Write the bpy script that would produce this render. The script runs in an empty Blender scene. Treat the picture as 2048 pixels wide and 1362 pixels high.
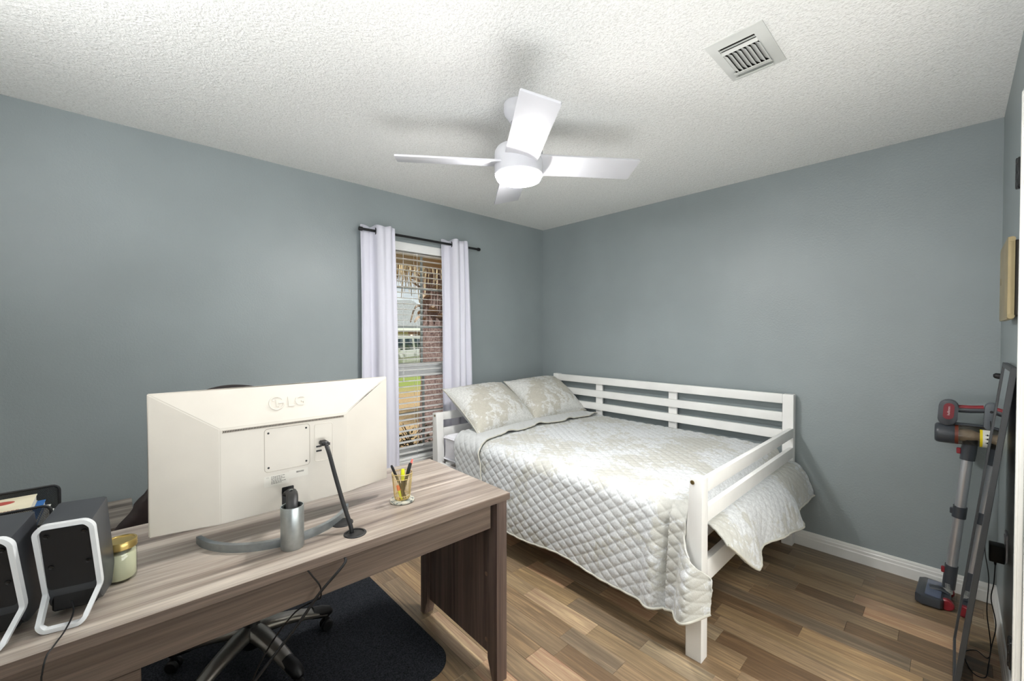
import bpy, bmesh, math, random
from mathutils import Vector, Matrix, noise

random.seed(7)
SC = bpy.context.scene
COL = SC.collection
PI = math.pi
R = math.radians

# ------------------------------------------------------------------ camera
F_PX, YAW, PITCH = 834.13, -0.8169, -0.0147
cam_d = bpy.data.cameras.new('camera')
cam_d.sensor_fit = 'HORIZONTAL'
cam_d.sensor_width = 36.0
cam_d.lens = 36.0 * F_PX / 2048.0
cam_d.clip_start = 0.02
cam_d.clip_end = 300
cam = bpy.data.objects.new('camera', cam_d)
COL.objects.link(cam)
cam.location = (2.9478, -3.2077, 1.3624)
_f = Vector((math.sin(YAW) * math.cos(PITCH), math.cos(YAW) * math.cos(PITCH), math.sin(PITCH)))
cam.rotation_euler = _f.to_track_quat('-Z', 'Y').to_euler()
SC.camera = cam

# ------------------------------------------------------------------ colour management
SC.view_settings.view_transform = 'Standard'
SC.view_settings.look = 'None'
SC.view_settings.gamma = 1.0
SC.view_settings.use_curve_mapping = False
SC.view_settings.exposure = 0.52
SC.cycles.use_denoising = True
SC.cycles.max_bounces = 10
SC.cycles.diffuse_bounces = 6
SC.cycles.glossy_bounces = 4
SC.cycles.transparent_max_bounces = 24
SC.cycles.sample_clamp_indirect = 4.0

# ------------------------------------------------------------------ sky
SUN_EL, SUN_AZ = 50.0, -38.0
SKY_STRENGTH = 0.32
SUN_STRENGTH = 3.6
LENS_STRENGTH = 178.0
ASSUMED_HALL_POWER = 58.0
ASSUMED_FLASH_POWER = 14.5
LOW_FILL_POWER = 17.5

world = bpy.data.worlds.new('sky')
SC.world = world
world.use_nodes = True
wn = world.node_tree
for n in list(wn.nodes):
    wn.nodes.remove(n)
wo = wn.nodes.new('ShaderNodeOutputWorld')
bg = wn.nodes.new('ShaderNodeBackground')
sky = wn.nodes.new('ShaderNodeTexSky')
sky.sky_type = 'HOSEK_WILKIE'
sky.turbidity = 2.6
sky.ground_albedo = 0.3
sky.sun_direction = (math.cos(R(SUN_EL)) * math.cos(R(SUN_AZ)), math.cos(R(SUN_EL)) * math.sin(R(SUN_AZ)), math.sin(R(SUN_EL)))
tc = wn.nodes.new('ShaderNodeTexCoord')
mp = wn.nodes.new('ShaderNodeMapping')
mp.inputs['Scale'].default_value = (1.0, 1.0, 2.6)
cn = wn.nodes.new('ShaderNodeTexNoise')
cn.inputs['Scale'].default_value = 3.2
cn.inputs['Detail'].default_value = 8
cr = wn.nodes.new('ShaderNodeValToRGB')
cr.color_ramp.elements[0].position = 0.46
cr.color_ramp.elements[1].position = 0.62
mx = wn.nodes.new('ShaderNodeMix')
mx.data_type = 'RGBA'
mx.inputs[7].default_value = (2.4, 2.45, 2.5, 1)
wn.links.new(tc.outputs['Generated'], mp.inputs['Vector'])
wn.links.new(mp.outputs['Vector'], cn.inputs['Vector'])
wn.links.new(cn.outputs['Fac'], cr.inputs['Fac'])
wn.links.new(cr.outputs['Color'], mx.inputs[0])
wn.links.new(sky.outputs['Color'], mx.inputs[6])
wn.links.new(mx.outputs[2], bg.inputs['Color'])
bg.inputs['Strength'].default_value = SKY_STRENGTH
wn.links.new(bg.outputs['Background'], wo.inputs['Surface'])

sun_d = bpy.data.lights.new('sun', 'SUN')
sun_d.energy = SUN_STRENGTH
sun_d.angle = R(1.0)
sun_d.color = (1.0, 0.95, 0.86)
sun = bpy.data.objects.new('sun', sun_d)
COL.objects.link(sun)
sun.rotation_euler = Vector(sky.sun_direction).to_track_quat('Z', 'Y').to_euler()

def area(name, loc, aim, sx, sy, power, col=(1, 1, 1)):
    d = bpy.data.lights.new(name, 'AREA')
    d.shape = 'RECTANGLE'
    d.size, d.size_y = sx, sy
    d.energy = power
    d.color = col
    o = bpy.data.objects.new(name, d)
    COL.objects.link(o)
    o.location = loc
    o.rotation_euler = (Vector(aim) - Vector(loc)).to_track_quat('-Z', 'Y').to_euler()
    return o

# assumed ceiling lamp of the hall beyond the open doorway, an added fill standing for an assumed bounced flash, and an added low fill light
area('assumed_hall_lamp', (3.95, -1.6, 2.40), (3.95, -1.6, 0), 0.9, 1.4, ASSUMED_HALL_POWER, (1.0, 0.97, 0.93))  # lamp out of view, assumed in the hall to light the room
area('assumed_flash_fill', (1.9, -3.78, 1.95), (1.8, -2.9, 2.44), 1.6, 0.25, ASSUMED_FLASH_POWER, (1.0, 1.0, 1.0))  # added unseen fill, an assumed flash, placed to brighten ceiling and walls
area('low_fill_light', (2.70, -2.60, 0.66), (2.70, -2.59, 2.44), 0.7, 1.0, LOW_FILL_POWER, (1.0, 1.0, 1.0))  # added uplight below the frame, fills the ceiling

# ------------------------------------------------------------------ helpers
def lin(c):
    c = c / 255.0
    return c / 12.92 if c <= 0.04045 else ((c + 0.055) / 1.055) ** 2.4

def rgb(*c):
    return (lin(c[0]), lin(c[1]), lin(c[2]), 1.0)

class Mat:
    def __init__(self, name, col=(128, 128, 128), rough=0.5, metal=0.0, spec=0.5):
        self.m = bpy.data.materials.new(name)
        self.m.use_nodes = True
        self.t = self.m.node_tree
        self.b = self.t.nodes['Principled BSDF']
        self.b.inputs['Base Color'].default_value = rgb(*col)
        self.b.inputs['Roughness'].default_value = rough
        self.b.inputs['Metallic'].default_value = metal
        self.b.inputs['Specular IOR Level'].default_value = spec
        self._c = None

    def n(self, t, **kw):
        nd = self.t.nodes.new(t)
        for k, v in kw.items():
            nd.inputs[k].default_value = v
        return nd

    def l(self, a, b):
        self.t.links.new(a, b)

    def coord(self, scale=(1, 1, 1), rnd=False, out='Object'):
        c = self.n('ShaderNodeTexCoord')
        m = self.n('ShaderNodeMapping')
        m.inputs['Scale'].default_value = scale
        self.l(c.outputs[out], m.inputs['Vector'])
        if rnd:
            oi = self.n('ShaderNodeObjectInfo')
            mu = self.n('ShaderNodeMath')
            mu.operation = 'MULTIPLY'
            mu.inputs[1].default_value = 91.0
            self.l(oi.outputs['Random'], mu.inputs[0])
            cx = self.n('ShaderNodeCombineXYZ')
            for i in range(3):
                self.l(mu.outputs[0], cx.inputs[i])
            self.l(cx.outputs[0], m.inputs['Location'])
        return m.outputs['Vector']

    def noise(self, vec, scale, detail=4, rough=0.5, dist=0.0):
        nd = self.n('ShaderNodeTexNoise')
        nd.inputs['Scale'].default_value = scale
        nd.inputs['Detail'].default_value = detail
        nd.inputs['Roughness'].default_value = rough
        nd.inputs['Distortion'].default_value = dist
        self.l(vec, nd.inputs['Vector'])
        return nd.outputs['Fac']

    def ramp(self, fac, stops, inter='LINEAR'):
        r = self.n('ShaderNodeValToRGB')
        cr = r.color_ramp
        cr.interpolation = inter
        while len(cr.elements) < len(stops):
            cr.elements.new(0.5)
        for e, (p, c) in zip(cr.elements, stops):
            e.position = p
            e.color = c if len(c) == 4 else rgb(*c)
        self.l(fac, r.inputs['Fac'])
        return r.outputs['Color']

    def mix(self, fac, a, b, mode='MIX'):
        m = self.n('ShaderNodeMix')
        m.data_type = 'RGBA'
        m.blend_type = mode
        for s, v in ((0, fac), (6, a), (7, b)):
            if hasattr(v, 'is_output') or isinstance(v, bpy.types.NodeSocket):
                self.l(v, m.inputs[s])
            else:
                m.inputs[s].default_value = v
        return m.outputs[2]

    def bump(self, fac, strength, dist):
        b = self.n('ShaderNodeBump')
        b.inputs['Strength'].default_value = strength
        b.inputs['Distance'].default_value = dist
        if self._c is not None:
            self.l(self._c, b.inputs['Normal'])
        self.l(fac, b.inputs['Height'])
        self._c = b.outputs['Normal']
        self.l(self._c, self.b.inputs['Normal'])
        return self

    def color(self, sock):
        self.l(sock, self.b.inputs['Base Color'])
        return self

def plain(name, col, rough=0.5, metal=0.0, spec=0.5, var=0.06, vs=9.0, bump=None):
    m = Mat(name, col, rough, metal, spec)
    v = m.coord()
    f = m.noise(v, vs, 3)
    a = tuple(max(0, c * (1 - var)) for c in col)
    b = tuple(min(255, c * (1 + var)) for c in col)
    m.color(m.ramp(f, [(0.3, a), (0.7, b)]))
    if bump:
        m.bump(m.noise(v, bump[0], 2), bump[1], bump[2])
    return m.m

def woodmat(name, stops, axis, freq=34.0, along=1.1, rough=0.38, bump=0.08, rnd=False, fine=True):
    m = Mat(name, (128, 128, 128), rough)
    s = [freq, freq, freq]
    s[axis] = along
    v = m.coord(tuple(s), rnd)
    f = m.noise(v, 1.0, 6, 0.62, 0.6)
    c = m.ramp(f, stops)
    if fine:
        s2 = [freq * 7] * 3
        s2[axis] = along * 5
        f2 = m.noise(m.coord(tuple(s2), rnd), 1.0, 3, 0.6)
        c = m.mix(0.22, c, m.ramp(f2, [(0.3, (70, 60, 54)), (0.65, (235, 226, 214))]), 'OVERLAY')
        m.bump(f2, bump, 0.001)
    m.color(c)
    return m.m

# ---- mesh builders
def bx(bm, x0, x1, y0, y1, z0, z1, bev=0.0, seg=1, mtx=None):
    g = bmesh.ops.create_cube(bm, size=1.0)
    vs = g['verts']
    sx, sy, sz = x1 - x0, y1 - y0, z1 - z0
    for v in vs:
        v.co = Vector(((v.co.x + .5) * sx + x0, (v.co.y + .5) * sy + y0, (v.co.z + .5) * sz + z0))
    if bev > 0:
        bev = min(bev, 0.49 * min(abs(sx), abs(sy), abs(sz)))
        es = list({e for v in vs for e in v.link_edges})
        r = bmesh.ops.bevel(bm, geom=es, offset=bev, segments=seg, profile=0.6, affect='EDGES')
        vs = list({v for f in r['faces'] for v in f.verts} | {v for v in vs if v.is_valid})
    if mtx is not None:
        bmesh.ops.transform(bm, matrix=mtx, verts=[v for v in vs if v.is_valid])
    return vs

def smooth_path(pts, k=6):
    P = [Vector(p) for p in pts]
    if len(P) < 3:
        return P
    out = []
    for i in range(len(P) - 1):
        p0 = P[max(i - 1, 0)]; p1 = P[i]; p2 = P[i + 1]; p3 = P[min(i + 2, len(P) - 1)]
        for j in range(k):
            t = j / k
            out.append(0.5 * ((2 * p1) + (p2 - p0) * t + (2 * p0 - 5 * p1 + 4 * p2 - p3) * t * t + (3 * p1 - p0 - 3 * p2 + p3) * t ** 3))
    out.append(P[-1])
    return out

def tube(bm, pts, r, n=8, caps=True, squash=None):
    P = [Vector(p) for p in pts]
    rs = r if isinstance(r, (list, tuple)) else [r] * len(P)
    rings = []
    prev = None
    for i, p in enumerate(P):
        d = (P[min(i + 1, len(P) - 1)] - P[max(i - 1, 0)])
        if d.length < 1e-9:
            d = Vector((0, 0, 1))
        d.normalize()
        if prev is None:
            a = Vector((0, 0, 1)) if abs(d.z) < 0.9 else Vector((1, 0, 0))
            u = d.cross(a).normalized()
        else:
            u = (prev - d * prev.dot(d)).normalized()
        prev = u
        w = d.cross(u)
        sq = squash or (1, 1)
        rings.append([bm.verts.new(p + (u * math.cos(2 * PI * k / n) * sq[0] + w * math.sin(2 * PI * k / n) * sq[1]) * rs[i]) for k in range(n)])
    for a, b in zip(rings, rings[1:]):
        for k in range(n):
            bm.faces.new((a[k], a[(k + 1) % n], b[(k + 1) % n], b[k]))
    if caps:
        bm.faces.new(rings[0][::-1])
        bm.faces.new(rings[-1])
    return rings

def lathe(bm, prof, n=32, c=(0, 0, 0), mtx=None):
    rings = []
    new = []
    for (r, z) in prof:
        if r < 1e-6:
            v = bm.verts.new((c[0], c[1], c[2] + z)); rings.append([v]); new.append(v)
        else:
            ring = [bm.verts.new((c[0] + r * math.cos(2 * PI * k / n), c[1] + r * math.sin(2 * PI * k / n), c[2] + z)) for k in range(n)]
            rings.append(ring); new += ring
    for a, b in zip(rings, rings[1:]):
        for k in range(n):
            k2 = (k + 1) % n
            if len(a) == 1 and len(b) == 1:
                continue
            if len(a) == 1:
                bm.faces.new((a[0], b[k2], b[k]))
            elif len(b) == 1:
                bm.faces.new((a[k], a[k2], b[0]))
            else:
                bm.faces.new((a[k], a[k2], b[k2], b[k]))
    if mtx is not None:
        bmesh.ops.transform(bm, matrix=mtx, verts=new)
    return new

def prism(bm, poly, h0, h1, mtx=None, bev=0.0):
    lo = [bm.verts.new((p[0], p[1], h0)) for p in poly]
    hi = [bm.verts.new((p[0], p[1], h1)) for p in poly]
    fs = [bm.faces.new(lo[::-1]), bm.faces.new(hi)]
    n = len(poly)
    for i in range(n):
        fs.append(bm.faces.new((lo[i], lo[(i + 1) % n], hi[(i + 1) % n], hi[i])))
    vs = lo + hi
    if bev > 0:
        es = list(fs[0].edges) + list(fs[1].edges)
        r = bmesh.ops.bevel(bm, geom=es, offset=bev, segments=2, profile=0.6, affect='EDGES')
        vs = list({v for f in r['faces'] for v in f.verts} | {v for v in vs if v.is_valid} | {v for f in fs if f.is_valid for v in f.verts})
    if mtx is not None:
        bmesh.ops.transform(bm, matrix=mtx, verts=[v for v in vs if v.is_valid])
    return vs

def rpoly(x0, x1, y0, y1, r, n=5):
    out = []
    for cx, cy, a in ((x1 - r, y1 - r, 0), (x0 + r, y1 - r, 90), (x0 + r, y0 + r, 180), (x1 - r, y0 + r, 270)):
        for k in range(n + 1):
            t = R(a + 90 * k / n)
            out.append((cx + r * math.cos(t), cy + r * math.sin(t)))
    return out

def axes(o, ex, ey, ez):
    m = Matrix.Identity(4)
    for i in range(3):
        m[i][0], m[i][1], m[i][2], m[i][3] = ex[i], ey[i], ez[i], o[i]
    return m

YZ = lambda o=(0, 0, 0): axes(o, (0, 1, 0), (0, 0, 1), (1, 0, 0))   # poly (y,z) extruded along x
XZ = lambda o=(0, 0, 0): axes(o, (1, 0, 0), (0, 0, 1), (0, -1, 0))  # poly (x,z) extruded along -y

def grid(bm, fn, nu, nv, closed=False):
    V = [[bm.verts.new(fn(i / nu, j / nv)) for j in range(nv + 1)] for i in range(nu + 1)]
    for i in range(nu):
        for j in range(nv):
            bm.faces.new((V[i][j], V[i + 1][j], V[i + 1][j + 1], V[i][j + 1]))
    return V

def B():
    return bmesh.new()

def obj(name, bm, mat, parent=None, smooth=None, world=False, recalc=True):
    if recalc:
        bmesh.ops.recalc_face_normals(bm, faces=bm.faces)
    if smooth is not None:
        for f in bm.faces:
            f.smooth = True
        for e in bm.edges:
            if len(e.link_faces) == 2 and e.calc_face_angle(0) > R(smooth):
                e.smooth = False
    me = bpy.data.meshes.new(name)
    bm.to_mesh(me)
    bm.free()
    mats = mat if isinstance(mat, (list, tuple)) else [mat]
    for m in mats:
        me.materials.append(m)
    o = bpy.data.objects.new(name, me)
    COL.objects.link(o)
    if parent is not None:
        o.parent = parent
        if world:
            o.location = -parent.location
    return o

def tag(o, label=None, cat=None, group=None, kind=None):
    if label: o['label'] = label
    if cat: o['category'] = cat
    if group: o['group'] = group
    if kind: o['kind'] = kind
    return o

def thing(name, label, cat, loc=(0, 0, 0), rotz=0.0, group=None):
    o = bpy.data.objects.new(name, None)
    o.empty_display_size = 0.1
    COL.objects.link(o)
    o.location = loc
    o.rotation_euler = (0, 0, rotz)
    return tag(o, label, cat, group)

def copy_of(o, parent=None, loc=None):
    c = o.copy()
    COL.objects.link(c)
    if parent is not None:
        c.parent = parent
    if loc is not None:
        c.location = loc
    return c

def struct(name, bm, mat, parent=None, smooth=None, label=None):
    o = obj(name, bm, mat, parent, smooth)
    if parent is None:
        o['kind'] = 'structure'
        if label: o['label'] = label
    return o

def text_mesh(body, size, depth, spacing=1.0):
    cu = bpy.data.curves.new('lettering', 'FONT')
    cu.body = body
    cu.size = size
    cu.extrude = depth
    cu.space_character = spacing
    cu.align_x = 'CENTER'
    cu.align_y = 'CENTER'
    cu.resolution_u = 3
    to = bpy.data.objects.new('lettering', cu)
    COL.objects.link(to)
    dg = bpy.context.evaluated_depsgraph_get()
    me = bpy.data.meshes.new_from_object(to.evaluated_get(dg))
    bm = B()
    bm.from_mesh(me)
    bpy.data.objects.remove(to)
    bpy.data.curves.remove(cu)
    bpy.data.meshes.remove(me)
    return bm

# ------------------------------------------------------------------ materials
def wall_paint(name, col):
    m = Mat(name, col, 0.42, 0, 0.5)
    v = m.coord()
    f = m.noise(v, 2.0, 3)
    m.color(m.ramp(f, [(0.3, tuple(c * .975 for c in col)), (0.7, tuple(c * 1.025 for c in col))]))
    m.bump(m.noise(v, 95, 2, 0.5), 0.16, 0.006)
    m.bump(m.noise(v, 260, 2, 0.5), 0.10, 0.003)
    return m.m

M_WALL = wall_paint('grey_wall_paint', (143, 152, 154))

def popcorn():
    m = Mat('popcorn_ceiling', (234, 235, 233), 0.9, 0, 0.2)
    v = m.coord()
    f = m.noise(v, 120, 3, 0.6, 0.3)
    f2 = m.noise(v, 48, 2, 0.5)
    m.color(m.ramp(f, [(0.28, (220, 221, 218)), (0.55, (240, 241, 239))]))
    m.bump(f, 0.6, 0.010)
    m.bump(f2, 0.35, 0.012)
    return m.m

M_CEIL = popcorn()
M_TRIM = plain('white_trim_paint', (226, 226, 223), 0.35, var=0.015)
M_WHITE = plain('white_lacquer', (204, 205, 211), 0.36, var=0.01)
M_BEDW = plain('white_painted_wood', (232, 232, 230), 0.38, var=0.02, vs=5)
M_VINYL = plain('white_vinyl', (232, 234, 236), 0.4, var=0.015)
M_SLAT = plain('white_slat', (238, 239, 238), 0.4, var=0.01)
M_MUNTIN = plain('grey_muntin', (150, 158, 158), 0.5, var=0.03)
M_BLACK = plain('black_metal', (28, 29, 31), 0.38, 0.3, var=0.05)
M_BLKPL = plain('black_plastic', (15, 15, 17), 0.5, var=0.08, vs=30)
M_CABLE = plain('black_cable', (20, 20, 22), 0.5, var=0.08)
M_ALU = plain('brushed_aluminium', (176, 182, 182), 0.36, 0.85, var=0.03, vs=60)
M_ARC = plain('grey_metal_foot', (150, 156, 158), 0.4, 0.7, var=0.03, vs=60)
M_MON = plain('warm_white_plastic', (214, 208, 198), 0.46, var=0.012)
M_MONG = plain('monitor_groove', (176, 168, 156), 0.6, var=0.02)
M_GOLD = plain('gold_wire', (228, 206, 146), 0.28, 0.75, var=0.04)
M_BRASS = plain('brass_lid', (200, 174, 108), 0.3, 0.9, var=0.04)
M_PANELG = plain('gold_paint', (158, 143, 108), 0.4, 0.45, var=0.05)
M_SPK = plain('charcoal_speaker_shell', (58, 60, 64), 0.4, var=0.04)
M_SPKW = plain('white_speaker_frame', (226, 228, 230), 0.35, var=0.015)
M_SHEET = plain('white_cotton', (238, 238, 244), 0.9, var=0.015, bump=(14, 0.25, 0.02))
M_GREYMET = plain('vacuum_tube_metal', (196, 197, 202), 0.3, 0.7, var=0.02)
M_DKGREY = plain('dark_grey_plastic', (62, 66, 72), 0.34, var=0.05)
M_RED = plain('dark_red_plastic', (140, 34, 44), 0.35, var=0.06)
M_FRAME = plain('dark_mirror_frame', (58, 60, 62), 0.45, var=0.06)
M_VENT = plain('vent_enamel', (206, 208, 205), 0.45, var=0.02)
M_DARK = plain('dark_void', (30, 26, 22), 0.9, var=0.3, vs=30)
M_CHAIR = plain('chair_leather', (42, 33, 32), 0.42, var=0.1, vs=40, bump=(120, 0.2, 0.003))
M_CHMET = plain('chair_base_metal', (150, 146, 140), 0.3, 0.75, var=0.06)

def fabric(name, col, scale=380, strength=0.3, var=0.05, rough=0.95):
    m = Mat(name, col, rough, 0, 0.2)
    v = m.coord()
    f = m.noise(v, scale, 2, 0.6)
    m.color(m.ramp(f, [(0.3, tuple(c * (1 - var) for c in col)), (0.7, tuple(min(255, c * (1 + var)) for c in col))]))
    m.bump(f, strength, 0.002)
    return m.m

M_MAT = fabric('black_carpet_pile', (34, 36, 40), 190, 1.0, 0.6)

def curtain_mat():
    m = Mat('white_curtain_cloth', (226, 226, 237), 0.9, 0, 0.2)
    v = m.coord((1, 1, 1))
    m.bump(m.noise(v, 500, 2), 0.08, 0.001)
    tr = m.n('ShaderNodeBsdfTranslucent')
    tr.inputs['Color'].default_value = rgb(238, 238, 248)
    mixs = m.n('ShaderNodeMixShader')
    mixs.inputs[0].default_value = 0.12
    out = m.t.nodes['Material Output']
    m.l(m.b.outputs[0], mixs.inputs[1])
    m.l(tr.outputs[0], mixs.inputs[2])
    m.l(mixs.outputs[0], out.inputs['Surface'])
    return m.m
M_CURT = curtain_mat()

def quilt_mat(name, base, light, thr=0.52):
    m = Mat(name, base, 0.62, 0, 0.35)
    v = m.coord()
    big = m.noise(v, 3.0, 2, 0.5, 0.4)
    fol = m.noise(v, 17.0, 8, 0.78, 0.7)
    ad = m.n('ShaderNodeMath'); ad.operation = 'MULTIPLY_ADD'
    ad.inputs[1].default_value = 0.85
    m.l(big, ad.inputs[0]); m.l(fol, ad.inputs[2])
    msk = m.ramp(ad.outputs[0], [(thr * 1.85 - .03, (0, 0, 0)), (thr * 1.85 + .035, (255, 255, 255))])
    vein = m.noise(v, 90, 4, 0.7, 0.6)
    c1 = m.ramp(vein, [(0.3, tuple(c * .94 for c in base)), (0.7, base)])
    c2 = m.ramp(vein, [(0.35, tuple(c * .88 for c in light)), (0.6, light)])
    m.color(m.mix(msk, c1, c2))
    m.bump(m.noise(v, 140, 4, 0.65, 0.8), 0.3, 0.004)
    return m.m
M_QUILT = quilt_mat('damask_quilt', (193, 193, 187), (214, 217, 219), 0.485)
M_PILLOW = quilt_mat('damask_pillow', (186, 183, 172), (213, 214, 211), 0.49)
M_QBACK = fabric('quilt_backing', (196, 198, 198), 300, 0.25, 0.03)
M_FRINGE = plain('quilt_binding', (186, 184, 174), 0.8, var=0.04)

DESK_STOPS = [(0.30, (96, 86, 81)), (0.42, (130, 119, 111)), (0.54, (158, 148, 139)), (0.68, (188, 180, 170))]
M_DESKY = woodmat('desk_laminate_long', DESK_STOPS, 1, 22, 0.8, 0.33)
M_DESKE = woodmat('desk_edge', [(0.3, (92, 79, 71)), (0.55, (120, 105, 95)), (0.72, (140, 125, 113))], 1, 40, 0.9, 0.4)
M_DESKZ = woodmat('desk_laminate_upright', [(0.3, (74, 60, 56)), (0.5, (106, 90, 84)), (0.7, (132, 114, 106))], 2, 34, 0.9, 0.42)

def plank_mat():
    m = Mat('oak_laminate_plank', (150, 120, 90), 0.36, 0, 0.45)
    oi = m.n('ShaderNodeObjectInfo')
    tone = m.ramp(oi.outputs['Random'], [(0.0, (138, 114, 90)), (0.18, (176, 153, 124)), (0.36, (154, 139, 120)), (0.55, (194, 168, 130)), (0.72, (182, 167, 144)), (0.88, (214, 194, 160)), (1.0, (144, 122, 98))])
    f = m.noise(m.coord((2.2, 42, 42), True), 1.0, 6, 0.62, 1.4)
    c = m.mix(0.75, tone, m.ramp(f, [(0.26, (92, 82, 72)), (0.5, (138, 134, 128)), (0.70, (196, 190, 176))]), 'OVERLAY')
    f2 = m.noise(m.coord((9, 210, 210), True), 1.0, 3, 0.6)
    c = m.mix(0.35, c, m.ramp(f2, [(0.32, (100, 90, 82)), (0.6, (150, 147, 144))]), 'OVERLAY')
    m.color(c)
    m.bump(f2, 0.08, 0.001)
    return m.m
M_PLANK = plank_mat()

def glass_mat(name, tint=(255, 255, 255), ior=1.45):
    m = bpy.data.materials.new(name)
    m.use_nodes = True
    t = m.node_tree
    for n in list(t.nodes):
        t.nodes.remove(n)
    o = t.nodes.new('ShaderNodeOutputMaterial')
    mx = t.nodes.new('ShaderNodeMixShader')
    lw = t.nodes.new('ShaderNodeLayerWeight')
    lw.inputs['Blend'].default_value = 0.5
    pw_ = t.nodes.new('ShaderNodeMath'); pw_.operation = 'POWER'; pw_.inputs[1].default_value = 4.0
    fr = t.nodes.new('ShaderNodeMath'); fr.operation = 'MULTIPLY_ADD'; fr.inputs[1].default_value = 0.6; fr.inputs[2].default_value = 0.035
    t.links.new(lw.outputs['Facing'], pw_.inputs[0]); t.links.new(pw_.outputs[0], fr.inputs[0])
    tr = t.nodes.new('ShaderNodeBsdfTransparent')
    tr.inputs['Color'].default_value = rgb(*tint)
    gl = t.nodes.new('ShaderNodeBsdfGlossy')
    gl.inputs['Roughness'].default_value = 0.03
    t.links.new(fr.outputs[0], mx.inputs[0])
    t.links.new(tr.outputs[0], mx.inputs[1])
    t.links.new(gl.outputs[0], mx.inputs[2])
    t.links.new(mx.outputs[0], o.inputs['Surface'])
    return m
M_GLASS = glass_mat('window_glass', (246, 250, 250))
M_CLEAR = glass_mat('clear_jar_glass', (251, 253, 249))
M_SMOKE = glass_mat('smoky_clear_plastic', (236, 232, 228))

m_ = Mat('mirror_silver', (214, 218, 220), 0.03, 1.0); M_MIRROR = m_.m

def emit_mat(name, col, s):
    m = bpy.data.materials.new(name)
    m.use_nodes = True
    t = m.node_tree
    for n in list(t.nodes):
        t.nodes.remove(n)
    o = t.nodes.new('ShaderNodeOutputMaterial')
    e = t.nodes.new('ShaderNodeEmission')
    e.inputs['Color'].default_value = col
    e.inputs['Strength'].default_value = s
    t.links.new(e.outputs[0], o.inputs['Surface'])
    return m
M_LENS = emit_mat('lit_led_diffuser', (1.0, 0.985, 0.96, 1), LENS_STRENGTH)

# ------------------------------------------------------------------ room shell
W, H, D = 3.10, 2.44, 3.95
WY0, WY1, WZ0, WZ1 = -1.93, -1.02, 0.36, 2.08         # window opening
DY0, DY1, DZ = -1.95, -1.145, 2.08                    # doorway opening
TH = 0.15

bm = B(); bx(bm, -TH, W + 1.6, -D - .1, .1, -0.12, -0.010)
floor = struct('floor', bm, plain('subfloor', (70, 58, 48), 0.8), label='oak laminate floor of staggered planks')
PW = 0.0985
y = -0.012
row = 0
rr = random.Random(31)
while y > -D:
    x = -rr.uniform(0.0, 0.5)
    while x < W:
        L = rr.choice((0.28, 0.40, 0.40, 0.52, 0.64, 0.85))
        xa, xb = max(x, 0.0), min(x + L, W)
        if xb - xa > 0.03:
            bm = B()
            dz = rr.uniform(-0.0003, 0.0003)
            ya, yb = max(y - PW, -D), y
            bx(bm, -(xb - xa) / 2 + .0003, (xb - xa) / 2 - .0003, -(yb - ya) / 2 + .0003, (yb - ya) / 2 - .0003, -0.010, 0.0 + dz, 0.0006)
            p = obj('plank', bm, M_PLANK, floor)
            p.location = ((xa + xb) / 2, (ya + yb) / 2, 0)
        x += L
    y -= PW
    row += 1

bm = B(); bx(bm, -TH, W + 1.6, -D - .1, .1, H, H + .12)
struct('ceiling', bm, M_CEIL, label='white popcorn textured ceiling')

bm = B()
bx(bm, -TH, 0, WY1, 0.1, 0, H); bx(bm, -TH, 0, -D - .1, WY0, 0, H)
bx(bm, -TH, 0, WY0, WY1, 0, WZ0); bx(bm, -TH, 0, WY0, WY1, WZ1, H)
struct('wall_left', bm, M_WALL, label='grey painted wall with the window')
bm = B(); bx(bm, 0, W + 1.6, 0, 0.12, 0, H)
struct('wall_back', bm, M_WALL, label='grey painted wall behind the bed')
bm = B()
bx(bm, W, W + .11, DY1, 0, 0, H); bx(bm, W, W + .11, -D, DY0, 0, H); bx(bm, W, W + .11, DY0, DY1, DZ, H)
struct('wall_right', bm, M_WALL, label='grey painted wall with the doorway')
bm = B(); bx(bm, 0, W + 1.6, -D - .12, -D, 0, H)
struct('wall_front', bm, plain('pale_bounce_wall', (222, 220, 216), 0.6, var=.01), label='pale wall behind the camera')  # unseen wall, made pale to bounce extra fill into the room
bm = B(); bx(bm, W + 1.45, W + 1.6, -D, 0, 0, H)
struct('wall_hall', bm, plain('hall_paint', (214, 212, 206), 0.6, var=.01), label='pale wall of the hall beyond the doorway')

bm = B(); bx(bm, W + .0, W + 1.45, -D, 0, -.012, 0.0)
struct('floor_hall', bm, plain('pale_bounce_floor', (228, 225, 218), 0.5, var=.02), label='pale hall floor beyond the doorway')  # unseen floor, made pale to bounce the hall light up to the ceiling

# baseboards: moulded profile (d = out of the wall, z)
BPROF = [(0, 0), (.014, 0), (.014, .054), (.0115, .060), (.0115, .074), (.0085, .079), (.0075, .088), (.005, .0955), (0, .0965)]
def baseboard(name, a, b, out, label):
    a, b, out = Vector(a), Vector(b), Vector(out)
    bm = B()
    lo = [bm.verts.new(a + out * d + Vector((0, 0, z))) for d, z in BPROF]
    hi = [bm.verts.new(b + out * d + Vector((0, 0, z))) for d, z in BPROF]
    n = len(BPROF)
    for i in range(n):
        bm.faces.new((lo[i], lo[(i + 1) % n], hi[(i + 1) % n], hi[i]))
    bm.faces.new(lo); bm.faces.new(hi[::-1])
    return struct(name, bm, M_TRIM, label=label)
baseboard('baseboard_back', (0, 0, 0), (W, 0, 0), (0, -1, 0), 'white moulded baseboard under the back wall')
baseboard('baseboard_right', (W, DY1 + .065, 0), (W, -.0145, 0), (-1, 0, 0), 'white moulded baseboard under the right wall')
baseboard('baseboard_left', (0, -D, 0), (0, -.0145, 0), (1, 0, 0), 'white moulded baseboard under the window wall')

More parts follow.
